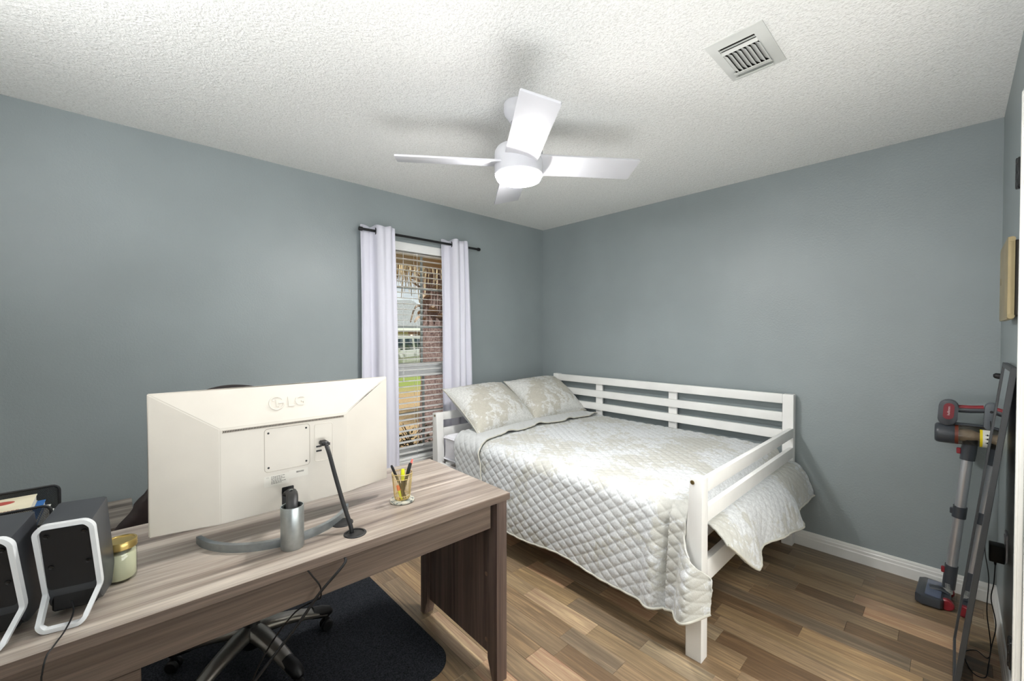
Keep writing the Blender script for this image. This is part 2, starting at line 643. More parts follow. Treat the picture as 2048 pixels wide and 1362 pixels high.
# door casing on the right wall
bm = B()
CW = .065
for (ya, yb, za, zb) in ((DY1, DY1 + CW, 0, DZ + CW), (DY0 - CW, DY0, 0, DZ + CW), (DY0, DY1, DZ, DZ + CW)):
    bx(bm, W - .014, W, ya, yb, za, zb, .003)
    if zb - za > 1:
        s = .018
        bx(bm, W - .019, W - .013, ya + (0 if yb > DY1 else CW - s), ya + (s if yb > DY1 else CW), za, zb - .02, .002)
bx(bm, W, W + .11, DY1 - .012, DY1, 0, DZ); bx(bm, W, W + .11, DY0, DY0 + .012, 0, DZ)
door = struct('door_1', bm, M_TRIM, label='white door casing at the right edge')
for zc in (0.315, 1.885):
    bm = B()
    bx(bm, W - .0235, W - .0135, DY1 + CW - .030, DY1 + CW + .003, zc - .045, zc + .045, .002)
    lathe(bm, [(0, -.05), (.005, -.05), (.006, -.046), (.006, .046), (.005, .05), (0, .05)], 10, (W - .02, DY1 + CW + .004, zc))
    for dz in (-.028, 0, .028):
        lathe(bm, [(0, .0025), (.003, .002), (.0045, 0)], 8, mtx=axes((W - .0235, DY1 + CW - .012, zc + dz), (0, 1, 0), (0, 0, 1), (-1, 0, 0)))
    obj('hinge', bm, M_BLACK, door, 40)

# ------------------------------------------------------------------ window_1
bm = B()
fx0, fx1 = -.135, -.075
bx(bm, fx0, fx1, WY0, WY0 + .045, WZ0, WZ1, .003); bx(bm, fx0, fx1, WY1 - .045, WY1, WZ0, WZ1, .003)
bx(bm, fx0, fx1, WY0, WY1, WZ1 - .045, WZ1, .003); bx(bm, fx0, fx1, WY0, WY1, WZ0, WZ0 + .05, .003)
win = struct('window_1', bm, M_VINYL, label='white double hung window with grey glazing bars')
bm = B(); bx(bm, -.075, .012, WY0 - .0, WY1 + .0, WZ0 - .02, WZ0 + .006, .004)
obj('window_sill', bm, M_TRIM, win)
bm = B(); bx(bm, -.125, -.07, WY0 + .045, WY1 - .045, 1.045, 1.10, .004)
obj('meeting_rail', bm, M_VINYL, win)
for nm, za, zb, xx in (('upper', 1.10, WZ1 - .045, -.112), ('lower', WZ0 + .05, 1.045, -.088)):
    bm = B()
    s = .028
    for (ya, yb, zc, zd) in ((WY0 + .045, WY0 + .045 + s, za, zb), (WY1 - .045 - s, WY1 - .045, za, zb), (WY0 + .045, WY1 - .045, za, za + s), (WY0 + .045, WY1 - .045, zb - s, zb)):
        bx(bm, xx - .012, xx + .012, ya, yb, zc, zd, .002)
    obj('sash', bm, M_VINYL, win)
    bm = B(); bx(bm, xx - .002, xx + .002, WY0 + .07, WY1 - .07, za + .02, zb - .02)
    gl = obj('pane', bm, M_GLASS, win)
    for yy in (-1.372,):
        bm = B(); bx(bm, xx - .006, xx + .006, yy - .010, yy + .010, za + s, zb - s, .002)
        obj('muntin', bm, M_MUNTIN, win)
    for zz in ((1.425, 1.742) if nm == 'upper' else (0.72,)):
        bm = B(); bx(bm, xx - .0058, xx + .0058, WY0 + .07, WY1 - .07, zz - .010, zz + .010, .002)
        obj('muntin', bm, M_MUNTIN, win)

# eave of the house above the window
M_SOFF = plain('tan_soffit', (250, 236, 204), 0.7, var=0.03)
bm = B()
bx(bm, -.75, -TH, -4.4, 1.4, 2.20, 2.24); bx(bm, -.78, -.75, -4.4, 1.4, 2.05, 2.30)
struct('trim_1', bm, M_SOFF, label='tan painted eave above the window outside')
bm = B(); bx(bm, -.80, W + 2.0, -4.6, .6, 2.60, 2.72)
struct('roof', bm, plain('roof_deck', (96, 92, 88), 0.9), label='roof over the room')
bm = B(); bx(bm, -TH - .1, -TH, -4.4, WY0, -.6, 2.2); bx(bm, -TH - .1, -TH, WY1, 1.4, -.6, 2.2); bx(bm, -TH - .1, -TH, WY0, WY1, -.6, WZ0 - .02); bx(bm, -TH - .1, -TH, WY0, WY1, WZ1, 2.2)
struct('wall_outside', bm, plain('outside_brick', (150, 110, 92), 0.9), label='outside face of the window wall')

# ------------------------------------------------------------------ blinds
bl = thing('window_blind', 'white horizontal slatted blind hanging in the window between the curtains', 'blind', (-.03, (WY0 + WY1) / 2, WZ0))
ya, yb = WY0 + .006, WY1 - .006
yc = (ya + yb) / 2
bm = B(); bx(bm, -.055, -.005, ya, yb, WZ1 - .045, WZ1 - .004, .003)
obj('headrail', bm, M_SLAT, bl, world=True)
bm = B()
prism(bm, [(-.003, WZ1 - .068), (.008, WZ1 - .068), (.012, WZ1 - .060), (.009, WZ1 - .045), (.012, WZ1 - .02), (.009, WZ1 - .004), (-.003, WZ1)], WY0 - .005, WY1 + .005,
      axes((0, 0, 0), (1, 0, 0), (0, 0, 1), (0, 1, 0)))
obj('valance', bm, M_SLAT, bl, 30, world=True)
slat = None
zz = 2.000
while zz > WZ0 + .04:
    if slat is None:
        bm = B()
        def sf(u, v):
            a = (v - .5) * .050
            return (a, (u - .5) * (yb - ya), .0016 * (1 - (2 * v - 1) ** 2))
        top = grid(bm, sf, 1, 4)
        r = bmesh.ops.extrude_face_region(bm, geom=list(bm.faces))
        bmesh.ops.translate(bm, vec=(0, 0, -.0022), verts=[g for g in r['geom'] if isinstance(g, bmesh.types.BMVert)])
        slat = obj('slat', bm, M_SLAT, bl, 40)
        o = slat
    else:
        o = copy_of(slat, bl)
    o.location = Vector((-.030, yc, zz)) - bl.location
    o.rotation_euler = (0, R(0.5), 0)
    zz -= .0438
bm = B(); bx(bm, -.055, -.005, ya, yb, WZ0 + .008, WZ0 + .028, .004)
obj('bottom_rail', bm, M_SLAT, bl, world=True)
for cy in (-1.80, -1.475, -1.15):
    for cx in (-.0045, -.0555):
        bm = B(); tube(bm, [(cx, cy, WZ1 - .05), (cx, cy, WZ0 + .02)], .0012, 5)
        obj('ladder_cord', bm, M_VINYL, bl, world=True)
bm = B(); tube(bm, [(-.0, -1.60, WZ1 - .07), (.002, -1.60, 1.02)], .0016, 5)
lathe(bm, [(0, -.03), (.004, -.028), (.0035, 0), (0, .002)], 8, (.002, -1.60, 1.02))
obj('lift_cord', bm, M_VINYL, bl, world=True)

# ------------------------------------------------------------------ curtains and rod
RX, RZ = .080, 2.105
rod = thing('curtain_rod', 'thin black curtain rod with capped ends above the window', 'curtain rod', (RX, -1.445, RZ))
bm = B(); tube(bm, [(RX, -1.962, RZ), (RX, -.925, RZ)], .0095, 14)
obj('rod', bm, M_BLACK, rod, 40, world=True)
for yy, s in ((-1.962, -1), (-.925, 1)):
    bm = B()
    lathe(bm, [(0, 0), (.012, 0), (.0145, .004), (.0145, .022), (.012, .027), (0, .027)], 16, mtx=axes((RX, yy - s * .004, RZ), (1, 0, 0), (0, 0, 1), (0, s, 0)))
    obj('finial', bm, M_BLACK, rod, 40, world=True)
for yy in (-1.775, -1.125):
    bm = B(); bx(bm, 0, RX, yy - .008, yy + .008, RZ - .022, RZ - .010, .002); bx(bm, 0, .006, yy - .016, yy + .016, RZ - .022, RZ + .03, .002)
    bx(bm, RX - .012, RX + .012, yy - .008, yy + .008, RZ - .020, RZ - .0095, .002)
    obj('bracket', bm, M_BLACK, rod, world=True)

def curtain(label, pts_top, pts_bot, zbot, rings):
    t = thing('curtain', label, 'curtain', (RX, (pts_top[0][1] + pts_top[-1][1]) / 2, zbot), group='white curtains at the window')
    T = smooth_path([(p[0], p[1], 0) for p in pts_top], 10)
    Bt = smooth_path([(p[0], p[1], 0) for p in pts_bot], 10)
    n = len(T) - 1
    ztop = RZ + .038
    bm = B()
    def fn(u, v):
        i = min(int(round(u * n)), n)
        k = min(1, v * 1.0) ** .8
        p = T[i].lerp(Bt[i], k)
        wob = .004 * math.sin(9 * u * PI + 3 * v) * min(1, v * 4)
        zt = ztop + .006 * math.sin(u * 17) * (1 - v)
        return (p.x + wob, p.y + .003 * math.sin(7 * v + 11 * u), zt + (zbot - zt) * v)
    grid(bm, fn, n, 40)
    o = obj('cloth', bm, M_CURT, t, 70, world=True)
    so = o.modifiers.new('thickness', 'SOLIDIFY'); so.thickness = .003
    bm = B()
    tube(bm, [Vector(fn(i / n, .985)) + Vector((.002, 0, 0)) for i in range(n + 1)], .0028, 5)
    obj('hem', bm, M_CURT, t, 70, world=True)
    for (yy, ang) in rings:
        bm = B()
        mt = axes((RX, yy, RZ), (math.cos(R(ang)), math.sin(R(ang)), 0), (0, 0, 1), (-math.sin(R(ang)), math.cos(R(ang)), 0))
        lathe(bm, [(.0165, -.003), (.024, -.003), (.026, 0), (.024, .003), (.0165, .003), (.0155, 0), (.0165, -.003)], 24, mtx=mt)
        obj('grommet', bm, M_BLACK, t, 40, world=True)
    return t
curtain('white grommet curtain hanging left of the blind, nearest the monitor',
        [(.050, -1.962), (.032, -1.935), (.036, -1.905), (.030, -1.880), (.050, -1.862), (.100, -1.856), (.128, -1.836), (.116, -1.806), (.126, -1.772), (.106, -1.748), (.118, -1.728)],
        [(.060, -1.955), (.040, -1.925), (.048, -1.895), (.036, -1.872), (.056, -1.850), (.104, -1.842), (.130, -1.815), (.112, -1.780), (.126, -1.745), (.100, -1.712), (.116, -1.690)], .05,
        [(-1.862, -22)])
curtain('white grommet curtain hanging right of the blind, behind the pillows',
        [(.050, -1.285), (.034, -1.255), (.040, -1.226), (.056, -1.206), (.104, -1.200), (.126, -1.175), (.112, -1.148), (.124, -1.118), (.104, -1.092), (.122, -1.072), (.108, -1.054)],
        [(.060, -1.270), (.042, -1.240), (.050, -1.208), (.064, -1.186), (.108, -1.178), (.128, -1.145), (.108, -1.112), (.124, -1.075), (.100, -1.045), (.120, -1.012), (.102, -.982)], .05,
        [(-1.203, -22)])

# ------------------------------------------------------------------ ceiling fan
FC = (1.535, -1.838)
fan = thing('ceiling_fan', 'white four blade ceiling fan with a lit round lamp', 'ceiling fan', (FC[0], FC[1], H))
bm = B()
lathe(bm, [(0, 0), (.066, 0), (.070, -.004), (.070, -.035), (.066, -.052), (.054, -.066), (.051, -.072), (.040, -.088), (.022, -.093), (0, -.093)], 40, (FC[0], FC[1], H))
can = obj('canopy', bm, M_WHITE, fan, 40, world=True)
bm = B(); lathe(bm, [(0, .001), (.003, .0008), (.0042, -.001)], 8, mtx=axes((FC[0] + .04, FC[1] - .031, H - .075), (-.6, -.78, 0), (0, 0, 1), (.78, -.6, 0)))
obj('canopy_screw', bm, M_BLACK, can)
bm = B(); tube(bm, [(FC[0], FC[1], H - .09), (FC[0], FC[1], 2.235)], .013, 16)
obj('downrod', bm, M_WHITE, fan, 40, world=True)
bm = B()
lathe(bm, [(0, 2.246), (.03, 2.246), (.034, 2.240), (.085, 2.236), (.104, 2.228), (.112, 2.214), (.1135, 2.20), (.1135, 2.108), (.110, 2.104), (.1055, 2.104), (.1055, 2.112), (0, 2.112)], 56, (FC[0], FC[1], 0))
obj('motor_housing', bm, M_WHITE, fan, 35, world=True)
bm = B()
lathe(bm, [(0, 2.0785), (.06, 2.0790), (.088, 2.081), (.099, 2.085), (.1032, 2.091), (.1035, 2.098), (.1035, 2.1115)], 56, (FC[0], FC[1], 0))
obj('lamp_lens', bm, M_LENS, fan, 60, world=True)
blade = None
for k in range(4):
    if blade is None:
        bm = B()
        # blade along +x in local space, curved root cut, square tip with small corner rounding
        pl = []
        for j in range(9):
            v = -.075 + .15 * j / 8
            pl.append((math.sqrt(max(.1145 ** 2 - v * v * .8, .0)) - .004, v))
        tip = [(.552, .075), (.559, .070), (.566, -.070), (.560, -.075)]
        prism(bm, pl + tip, -.0045, .0045, bev=.0015)
        bmesh.ops.rotate(bm, cent=(0, 0, 0), matrix=Matrix.Rotation(R(-13), 3, 'X'), verts=bm.verts)
        blade = obj('blade', bm, M_WHITE, fan, 40)
        o = blade
    else:
        o = copy_of(blade, fan)
    o.location = (0, 0, 2.161 - H)
    o.rotation_euler = (0, 0, R(53.6 + 90 * k))

# ------------------------------------------------------------------ ceiling vent
vent = thing('ceiling_vent', 'square pale ceiling register with angled louvres near the right wall', 'vent', (2.385, -1.447, H))
vx0, vx1, vy0, vy1 = 2.287, 2.482, -1.596, -1.298
def vfr(bm, x0, x1, y0, y1, w, z0, z1, z0i):
    for a, b in (((x0, y0), (x1, y0)), ((x1, y0), (x1, y1)), ((x1, y1), (x0, y1)), ((x0, y1), (x0, y0))):
        pass
    o4 = [(x0, y0), (x1, y0), (x1, y1), (x0, y1)]
    i4 = [(x0 + w, y0 + w), (x1 - w, y0 + w), (x1 - w, y1 - w), (x0 + w, y1 - w)]
    vo = [bm.verts.new((p[0], p[1], z1)) for p in o4]
    vo2 = [bm.verts.new((p[0], p[1], z0)) for p in o4]
    vi = [bm.verts.new((p[0], p[1], z0i)) for p in i4]
    vi2 = [bm.verts.new((p[0], p[1], z1)) for p in i4]
    for i in range(4):
        j = (i + 1) % 4
        bm.faces.new((vo[i], vo[j], vo2[j], vo2[i])); bm.faces.new((vo2[i], vo2[j], vi[j], vi[i])); bm.faces.new((vi[i], vi[j], vi2[j], vi2[i])); bm.faces.new((vo[j], vo[i], vi2[i], vi2[j]))
bm = B(); vfr(bm, vx0, vx1, vy0, vy1, .036, H - .003, H, H - .012)
obj('vent_frame', bm, M_VENT, vent, 30, world=True)
ix0, ix1, iy0, iy1 = vx0 + .036, vx1 - .036, vy0 + .036, vy1 - .036
bm = B(); bx(bm, ix0, ix1, iy0, iy1, H - .0015, H - .0005)
obj('vent_throat', bm, M_DARK, vent, world=True)
# bars along y on the window side (two slots), angled louvres across, two stepped deflectors on the door side
LV = Matrix.Rotation
def louver(nm, c, half, w, ang, axis):
    bm = B()
    if axis == 'Y':
        bx(bm, -w / 2, w / 2, -half, half, -.0009, .0009, .0004)
        m = Matrix.Translation(c) @ Matrix.Rotation(R(ang), 4, 'Y')
    else:
        bx(bm, -half, half, -w / 2, w / 2, -.0009, .0009, .0004)
        m = Matrix.Translation(c) @ Matrix.Rotation(R(ang), 4, 'X')
    bmesh.ops.transform(bm, matrix=m, verts=bm.verts)
    return obj(nm, bm, M_VENT, vent, world=True)
xw = (ix1 - ix0) / 2
xm = (ix0 + ix1) / 2
# two long slots at the far side, slanted louvres across the middle, two stepped deflectors on the side nearer the bed
louver('louvre', (xm, iy0 + .018, H - .009), xw, .006, 90, 'X')
louver('louvre', (xm, iy0 + .038, H - .011), xw, .016, -25, 'X')
ly0, ly1 = iy0 + .052, iy1 - .046
for k in range(8):
    xx = ix0 + .006 + k * (ix1 - ix0 - .012) / 7
    louver('louvre', (xx, (ly0 + ly1) / 2, H - .013), (ly1 - ly0) / 2, .025, 38, 'Y')
louver('louvre', (xm, iy1 - .034, H - .019), xw + .004, .034, 14, 'X')
louver('louvre', (xm, iy1 - .010, H - .026), xw + .006, .024, 14, 'X')

# ------------------------------------------------------------------ bed
bed = thing('day_bed', 'white painted wooden day bed with slatted rails along the grey wall', 'bed', (1.22, -.735, 0))
X0, X1 = 0.21, 2.24
Y0b, Y1b = -1.472, -.018
PT = .062
def post(px0, px1, py0, py1, h):
    bm = B()
    bx(bm, px0, px1, py0, py1, 0, h, .004, 2)
    return obj('post', bm, M_BEDW, bed, 40, world=True)
def fpost(x0, x1):
    bm = B()
    inner = x0 if x1 > 1 else x1
    outer = x1 if x1 > 1 else x0
    s = 1 if x1 > 1 else -1
    poly = [(outer, 0), (outer, .762), (inner + s * .014, .766), (inner + s * .010, .75), (inner - s * .006, .46), (inner - s * .004, 0)]
    prism(bm, poly if s > 0 else poly[::-1], -Y0b - .062, -Y0b, XZ(), bev=.003)
    return obj('post', bm, M_BEDW, bed, 40, world=True)
fpost(X1 - PT, X1); fpost(X0, X0 + PT)
post(X1 - PT, X1, Y1b - .055, Y1b, .975); post(X0, X0 + PT, Y1b - .055, Y1b, .978)
def rail(nm, x0, x1, y0, y1, z0, z1):
    bm = B(); bx(bm, x0, x1, y0, y1, z0, z1, .003, 2)
    return obj(nm, bm, M_BEDW, bed, 40, world=True)
ry0, ry1 = Y1b - .055, Y1b - .030
for z0, z1 in ((.913, .975), (.795, .855), (.680, .741)):
    rail('back_rail', X0 + PT, X1 - PT, ry0, ry1, z0, z1)
for sx in (.735, 1.427):
    rail('back_slat', sx - .034, sx + .034, ry1, ry1 + .020, .42, .93)
for xa, xb in ((X1 - .030, X1), (X0, X0 + .030)):
    for z0, z1 in ((.700, .760), (.572, .637)):
        rail('end_rail', xa + (.006 if xa > 1 else 0), xb - (.0 if xa > 1 else .006), Y0b + .062, Y1b - .055, z0, z1)
    rail('side_beam', xa, xb, Y0b + .062, Y1b - .055, .315, .410)
rail('side_beam', X0 + PT, X1 - PT, Y0b + .012, Y0b + .040, .300, .390)
rail('side_beam', X0 + PT, X1 - PT, Y1b - .045, Y1b - .017, .300, .390)
for k in range(9):
    xx = .36 + k * .215
    rail('bed_slat', xx - .035, xx + .035, Y0b + .04, Y1b - .045, .386, .402)
for (xx, zz) in ((X1 - .040, .744), (X0 + .034, .744)):
    bm = B()
    lathe(bm, [(.0035, .0005), (.0035, .002), (.006, .0025), (.009, .001), (.009, -.002)], 14, mtx=axes((xx, Y0b - .0005, zz), (1, 0, 0), (0, 0, 1), (0, -1, 0)))
    lathe(bm, [(0, .0006), (.0036, .0006)], 10, mtx=axes((xx, Y0b - .0005, zz), (1, 0, 0), (0, 0, 1), (0, -1, 0)))
    obj('bolt', bm, plain('brass_bolt', (128, 112, 74), .4, .8), bed, 40, world=True)

# mattress under a white fitted sheet
mat_t = thing('mattress', 'white sheeted mattress showing at the head of the day bed', 'mattress', (1.22, -.74, .402))
bm = B()
bx(bm, .285, 2.165, -1.425, -.08, .402, .602, .045, 4)
bmesh.ops.subdivide_edges(bm, edges=[e for e in bm.edges if e.calc_length() > .3], cuts=14, use_grid_fill=True)
for v in bm.verts:
    v.co += v.co.normalized() * 0
    k = noise.noise(v.co * 9) * .004
    v.co.y += k; v.co.z += k * .5
obj('fitted_sheet', bm, M_SHEET, mat_t, 50, world=True)
bm = B()
for zz in (.425, .582):
    tube(bm, [(.30, -1.428, zz), (2.15, -1.428, zz)], .006, 6)
    tube(bm, [(.282, -1.41, zz), (.282, -.1, zz)], .006, 6)
obj('piping', bm, M_SHEET, mat_t, 60, world=True)

# ---- quilt
def qz(x, y):
    return .632 + .006 * noise.noise(Vector((x * 2.1, y * 2.3, 4.0))) + .010 * math.sin(PI * min(1, max(0, (-y - .07) / 1.35))) - .012 * max(0, (x - 1.9) / .3)
YE, CR = -1.385, .085
LT = 1.300
DROP = .40
def cross(x, s, hem):
    """point across the bed at arc length s (0 at the wall) -> y, z, ny, nz"""
    ztop = qz(x, YE)
    if s <= LT:
        y = -.082 - s * ((-.082 - YE) / LT)
        return y, qz(x, y), 0.0, 1.0
    a = s - LT
    al = CR * PI / 2
    if a <= al:
        t = a / CR
        return YE - CR * math.sin(t), ztop - CR * (1 - math.cos(t)), -math.sin(t), math.cos(t)
    d = a - al
    zz0 = ztop - CR
    dd = hem - zz0
    k = d / DROP
    return YE - CR - .030 * math.sin(min(1, k) * 1.4) , zz0 + dd * k, -1.0, 0.06
SMAX = LT + CR * PI / 2 + DROP
def quiltbump(p, q, px=.080, py=.058):
    a = p / px + q / py
    b = p / px - q / py
    return (abs(math.sin(PI * a)) * abs(math.sin(PI * b))) ** .34
def hemz(x):
    return .165 + .010 * math.sin(x * 5.3) + .006 * math.sin(x * 13 + 1) + .085 * max(0, (x - 1.98) / .30) ** 1.5

def headx(s):
    d = max(0, s - LT)
    return .482 + .012 * math.sin(s * 6) + .38 * d * 1.0

quilt = thing('quilt', 'pale beige and white quilted damask bedspread draped over the day bed', 'quilt', (1.3, -.75, .40))
bm = B()
XTOP = 2.115
FOOT = [(2.115, None), (2.150, .612), (2.178, .572), (2.205, .553), (2.245, .548), (2.285, .520), (2.320, .462), (2.345, .395), (2.362, .325)]
FP = None
def footpath():
    pts = [Vector((XTOP - .05, 0, .622)), Vector((XTOP, 0, .620))] + [Vector((a, 0, b)) for a, b in FOOT[1:]]
    return smooth_path(pts, 8)[8:]
FP = footpath()
# top + foot drape
def lentable(P):
    L = [0]
    for a, b in zip(P, P[1:]):
        L.append(L[-1] + (b - a).length)
    return L
FL = lentable(FP)
def along_foot(d):
    d = min(d, FL[-1])
    for i in range(len(FL) - 1):
        if d <= FL[i + 1]:
            t = (d - FL[i]) / max(1e-9, FL[i + 1] - FL[i])
            p = FP[i].lerp(FP[i + 1], t)
            tg = (FP[i + 1] - FP[i]).normalized()
            return p, Vector((-tg.z, 0, tg.x))
    return FP[-1], Vector((1, 0, 0))
def g_top(u, v):
    s = v * LT
    x0 = .58
    y = -.082 - s * ((-.082 - YE) / LT)
    # the near end of the foot drape is tucked up, its point hangs lowest at y -1.17
    edge = max(0.0, (-y - 1.17) / .22)
    full = (XTOP - x0) + FL[-1] * (1 - .42 * min(1, edge) ** 1.2) * (.97 + .03 * math.sin(y * 9))
    d = u * full
    if d <= XTOP - x0:
        x = x0 + d
        z = qz(x, y)
        zf = .620
        k = max(0, (x - 1.95) / (XTOP - 1.95))
        z = z * (1 - k) + zf * k
        n = Vector((0, 0, 1))
        p = Vector((x, y, z))
    else:
        q, n = along_foot(d - (XTOP - x0))
        fl = (d - (XTOP - x0)) / FL[-1]
        p = Vector((q.x, y, q.z))
        wav = max(0, fl - .45)
        p.x += wav * (.055 * math.sin(y * 8.5 + .6) + .02 * math.sin(y * 21))
        if fl > .35:
            p.y += (fl - .35) * (.09 * max(0, (y + .45) / .4) - .05 * min(1, edge))
        # keep between post and rail while passing below
    amp = .0062 if d <= XTOP - x0 else .005
    p += n * amp * quiltbump(d, s)
    return p
grid(bm, g_top, 400, 230)
# long side
def g_side(u, v):
    s = LT + v * (SMAX - LT)
    k = v
    x0 = headx(s) + .10
    kk = min(1, max(0, (k - .30) / .40)); x1 = 2.172 + .118 * kk * kk * (3 - 2 * kk)
    x = x0 + (x1 - x0) * u
    y, z, ny, nz = cross(x, s, hemz(x))
    e = max(0, (x - 1.98) / .30)
    fold = .046 * math.sin(e * 9.5 + .5) * min(1, k * 1.6) * min(1, e * 3) + .056 * min(1, e * 1.6) * max(0, k - .25)
    y -= max(0, fold) if x > 2.1 else fold
    y -= .006 * math.sin(x * 7) * k
    b = quiltbump(x, s)
    return Vector((x, y + ny * .0058 * b, z + nz * .0058 * b))
grid(bm, g_side, 420, 130)
bmesh.ops.recalc_face_normals(bm, faces=bm.faces)
qo = obj('cover', bm, M_QUILT, quilt, 70, world=True)
so = qo.modifiers.new('thickness', 'SOLIDIFY'); so.thickness = .008; so.offset = -1
# folded-back cuff at the head showing the grey backing
bm = B()
def g_cuff(u, v):
    s = .02 + v * (SMAX - .02 - .01)
    xa = headx(s) - .02
    xb = xa + .285 + .012 * math.sin(s * 15)
    x = xa + (xb - xa) * u
    y, z, ny, nz = cross(x, s, hemz(x) + .004)
    lift = .016 + .016 * max(0, u - .8) / .2 * max(0, math.sin(s * 19)) ** 2
    b = quiltbump(x, s, .064, .052)
    y += ny * (lift + .0045 * b); z += nz * (lift + .0045 * b)
    return Vector((x, y, z))
grid(bm, g_cuff, 60, 360)
co = obj('folded_cuff', bm, M_QBACK, quilt, 70, world=True)
co['label'] = 'plain grey quilted underside folded back at the head'
so = co.modifiers.new('thickness', 'SOLIDIFY'); so.thickness = .010; so.offset = 0
# bound edges
bm = B()
tube(bm, [g_side(i / 120, .999) for i in range(121)], .0055, 6)
tube(bm, [g_top(.999, i / 90) for i in range(91)], .0055, 6)
tube(bm, [g_cuff(1.0, i / 150) for i in range(151)], .005, 6)
obj('binding', bm, M_FRINGE, quilt, 70, world=True)

# ---- pillows
def pillow(label, loc, rot, w=.655, h=.50, t=.23, seed=1):
    o = thing('pillow', label, 'pillow', loc, group='quilted damask pillows at the head of the bed')
    o.rotation_euler = rot
    def shape(sgn, amp):
        def fn(u, v):
            a, b = 2 * u - 1, 2 * v - 1
            px = a * w / 2 * (1 - .055 * (1 - b * b) * a * a)
            py = b * h / 2 * (1 - .070 * (1 - a * a) * b * b)
            th = ((1 - abs(a) ** 2.6) * (1 - abs(b) ** 2.6)) ** .62 * t / 2
            th *= 1 + .12 * noise.noise(Vector((a * 1.3 + seed, b * 1.3, seed)))
            q = quiltbump(px, py, .062, .05) * amp * min(1, th * 40)
            wr = .004 * noise.noise(Vector((px * 22, py * 22, seed * 3.1))) * min(1, th * 30)
            return (px, py, sgn * (th + q + wr))
        return fn
    bm = B(); grid(bm, shape(1, .004), 84, 64)
    bmesh.ops.recalc_face_normals(bm, faces=bm.faces)
    f = obj('pillow_front', bm, M_PILLOW, o, 80)
    bm = B(); grid(bm, shape(-1, .0), 40, 30)
    obj('pillow_back', bm, M_QBACK, o, 80)
    bm = B()
    fn = shape(1, 0)
    ring = [fn(i / 40, 0) for i in range(40)] + [fn(1, i / 30) for i in range(30)] + [fn(1 - i / 40, 1) for i in range(40)] + [fn(0, 1 - i / 30) for i in range(31)]
    tube(bm, ring, .0045, 6)
    obj('flange', bm, M_FRINGE, o, 80)
    return o
def prot(lean, yaw, roll=0):
    # local x = along the bed width (+y world when yaw = 0), local y = up the pillow, local z = facing the foot (+x)
    m = Matrix.Rotation(R(yaw), 3, 'Z') @ Matrix(((0, -math.sin(R(lean)), math.cos(R(lean))), (1, 0, 0), (0, math.cos(R(lean)), math.sin(R(lean))))) @ Matrix.Rotation(R(roll), 3, 'Z')
    return m.to_euler()
pillow('quilted damask pillow nearest the window, leaning at the front corner', (.395, -1.040, .790), prot(55, 4, 0), seed=1)
pillow('quilted damask pillow beside the grey wall, leaning in the far corner', (.380, -.374, .797), prot(55, -3, 1), seed=5)

# ------------------------------------------------------------------ desk
desk = thing('desk', 'grey brown wood laminate desk carrying the monitor and speakers', 'desk', (1.751, -2.096, 0), R(-1.2))
DT = .74
DD, DL = .600, 1.62
bm = B(); bx(bm, -DD, 0, -DL, 0, DT - .026, DT, .0015)
dtop = obj('desktop', bm, M_DESKY, desk)
bm = B()
bx(bm, -.0005, .0012, -DL, 0, DT - .026, DT - .0008, .0005)
obj('edge_band', bm, M_DESKE, dtop)
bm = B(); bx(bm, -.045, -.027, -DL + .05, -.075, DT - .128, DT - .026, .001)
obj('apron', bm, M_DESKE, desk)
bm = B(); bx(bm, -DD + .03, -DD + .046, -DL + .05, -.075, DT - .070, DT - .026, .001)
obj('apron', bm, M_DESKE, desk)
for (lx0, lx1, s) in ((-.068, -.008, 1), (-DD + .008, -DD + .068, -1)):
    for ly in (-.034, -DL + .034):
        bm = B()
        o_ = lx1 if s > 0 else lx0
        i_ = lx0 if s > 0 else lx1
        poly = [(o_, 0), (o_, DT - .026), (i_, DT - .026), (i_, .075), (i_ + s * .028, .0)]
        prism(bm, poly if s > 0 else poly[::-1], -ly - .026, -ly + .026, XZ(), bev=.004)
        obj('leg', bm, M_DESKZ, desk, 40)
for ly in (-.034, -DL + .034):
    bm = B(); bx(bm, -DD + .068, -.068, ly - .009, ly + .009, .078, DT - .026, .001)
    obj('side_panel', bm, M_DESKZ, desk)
for (cx, cz) in ((-.095, .393), (-.095, .125), (-.555 + .0, .125), (-.095, .655)):
    bm = B(); lathe(bm, [(0, .0008), (.0075, .0008), (.009, 0), (.009, -.001)], 16, mtx=axes((cx, -.034 - .0092, cz), (1, 0, 0), (0, 0, 1), (0, -1, 0)))
    obj('screw_cap', bm, plain('brown_cap', (132, 108, 92), .5), desk, 40)
# pedestal at the far left end of the desk
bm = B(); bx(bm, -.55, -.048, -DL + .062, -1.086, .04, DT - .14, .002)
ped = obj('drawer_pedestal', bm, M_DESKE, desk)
for k in range(3):
    bm = B(); bx(bm, -.568, -.55, -DL + .066, -1.090, .05 + k * .183, .05 + k * .183 + .177, .002)
    obj('drawer', bm, M_DESKY, ped)
# cable grommets (rings set in the top)
def grommet(wx, wy, parent):
    bm = B()
    lathe(bm, [(.0265, -.012), (.0265, .0), (.0275, .003), (.031, .0035), (.0335, .002), (.034, 0), (.0265, -.0002)], 28, (0, 0, 0))
    lathe(bm, [(0, .0006), (.0268, .0006)], 28)
    o = obj('cable_grommet', bm, M_BLKPL, parent, 40)
    c = desk.matrix_basis.inverted() @ Vector((wx, wy, DT))
    o.location = (c.x, c.y, DT)
    return o
desk.matrix_basis = Matrix.Translation(desk.location) @ Matrix.Rotation(R(-1.2), 4, 'Z')
grommet(1.668, -2.679, desk)
g2 = grommet(1.568, -2.680, desk)
bm = B(); lathe(bm, [(0, .004), (.020, .004), (.0265, .003), (.027, .0)], 28)
o = obj('grommet_cap', bm, M_BLKPL, g2, 40)

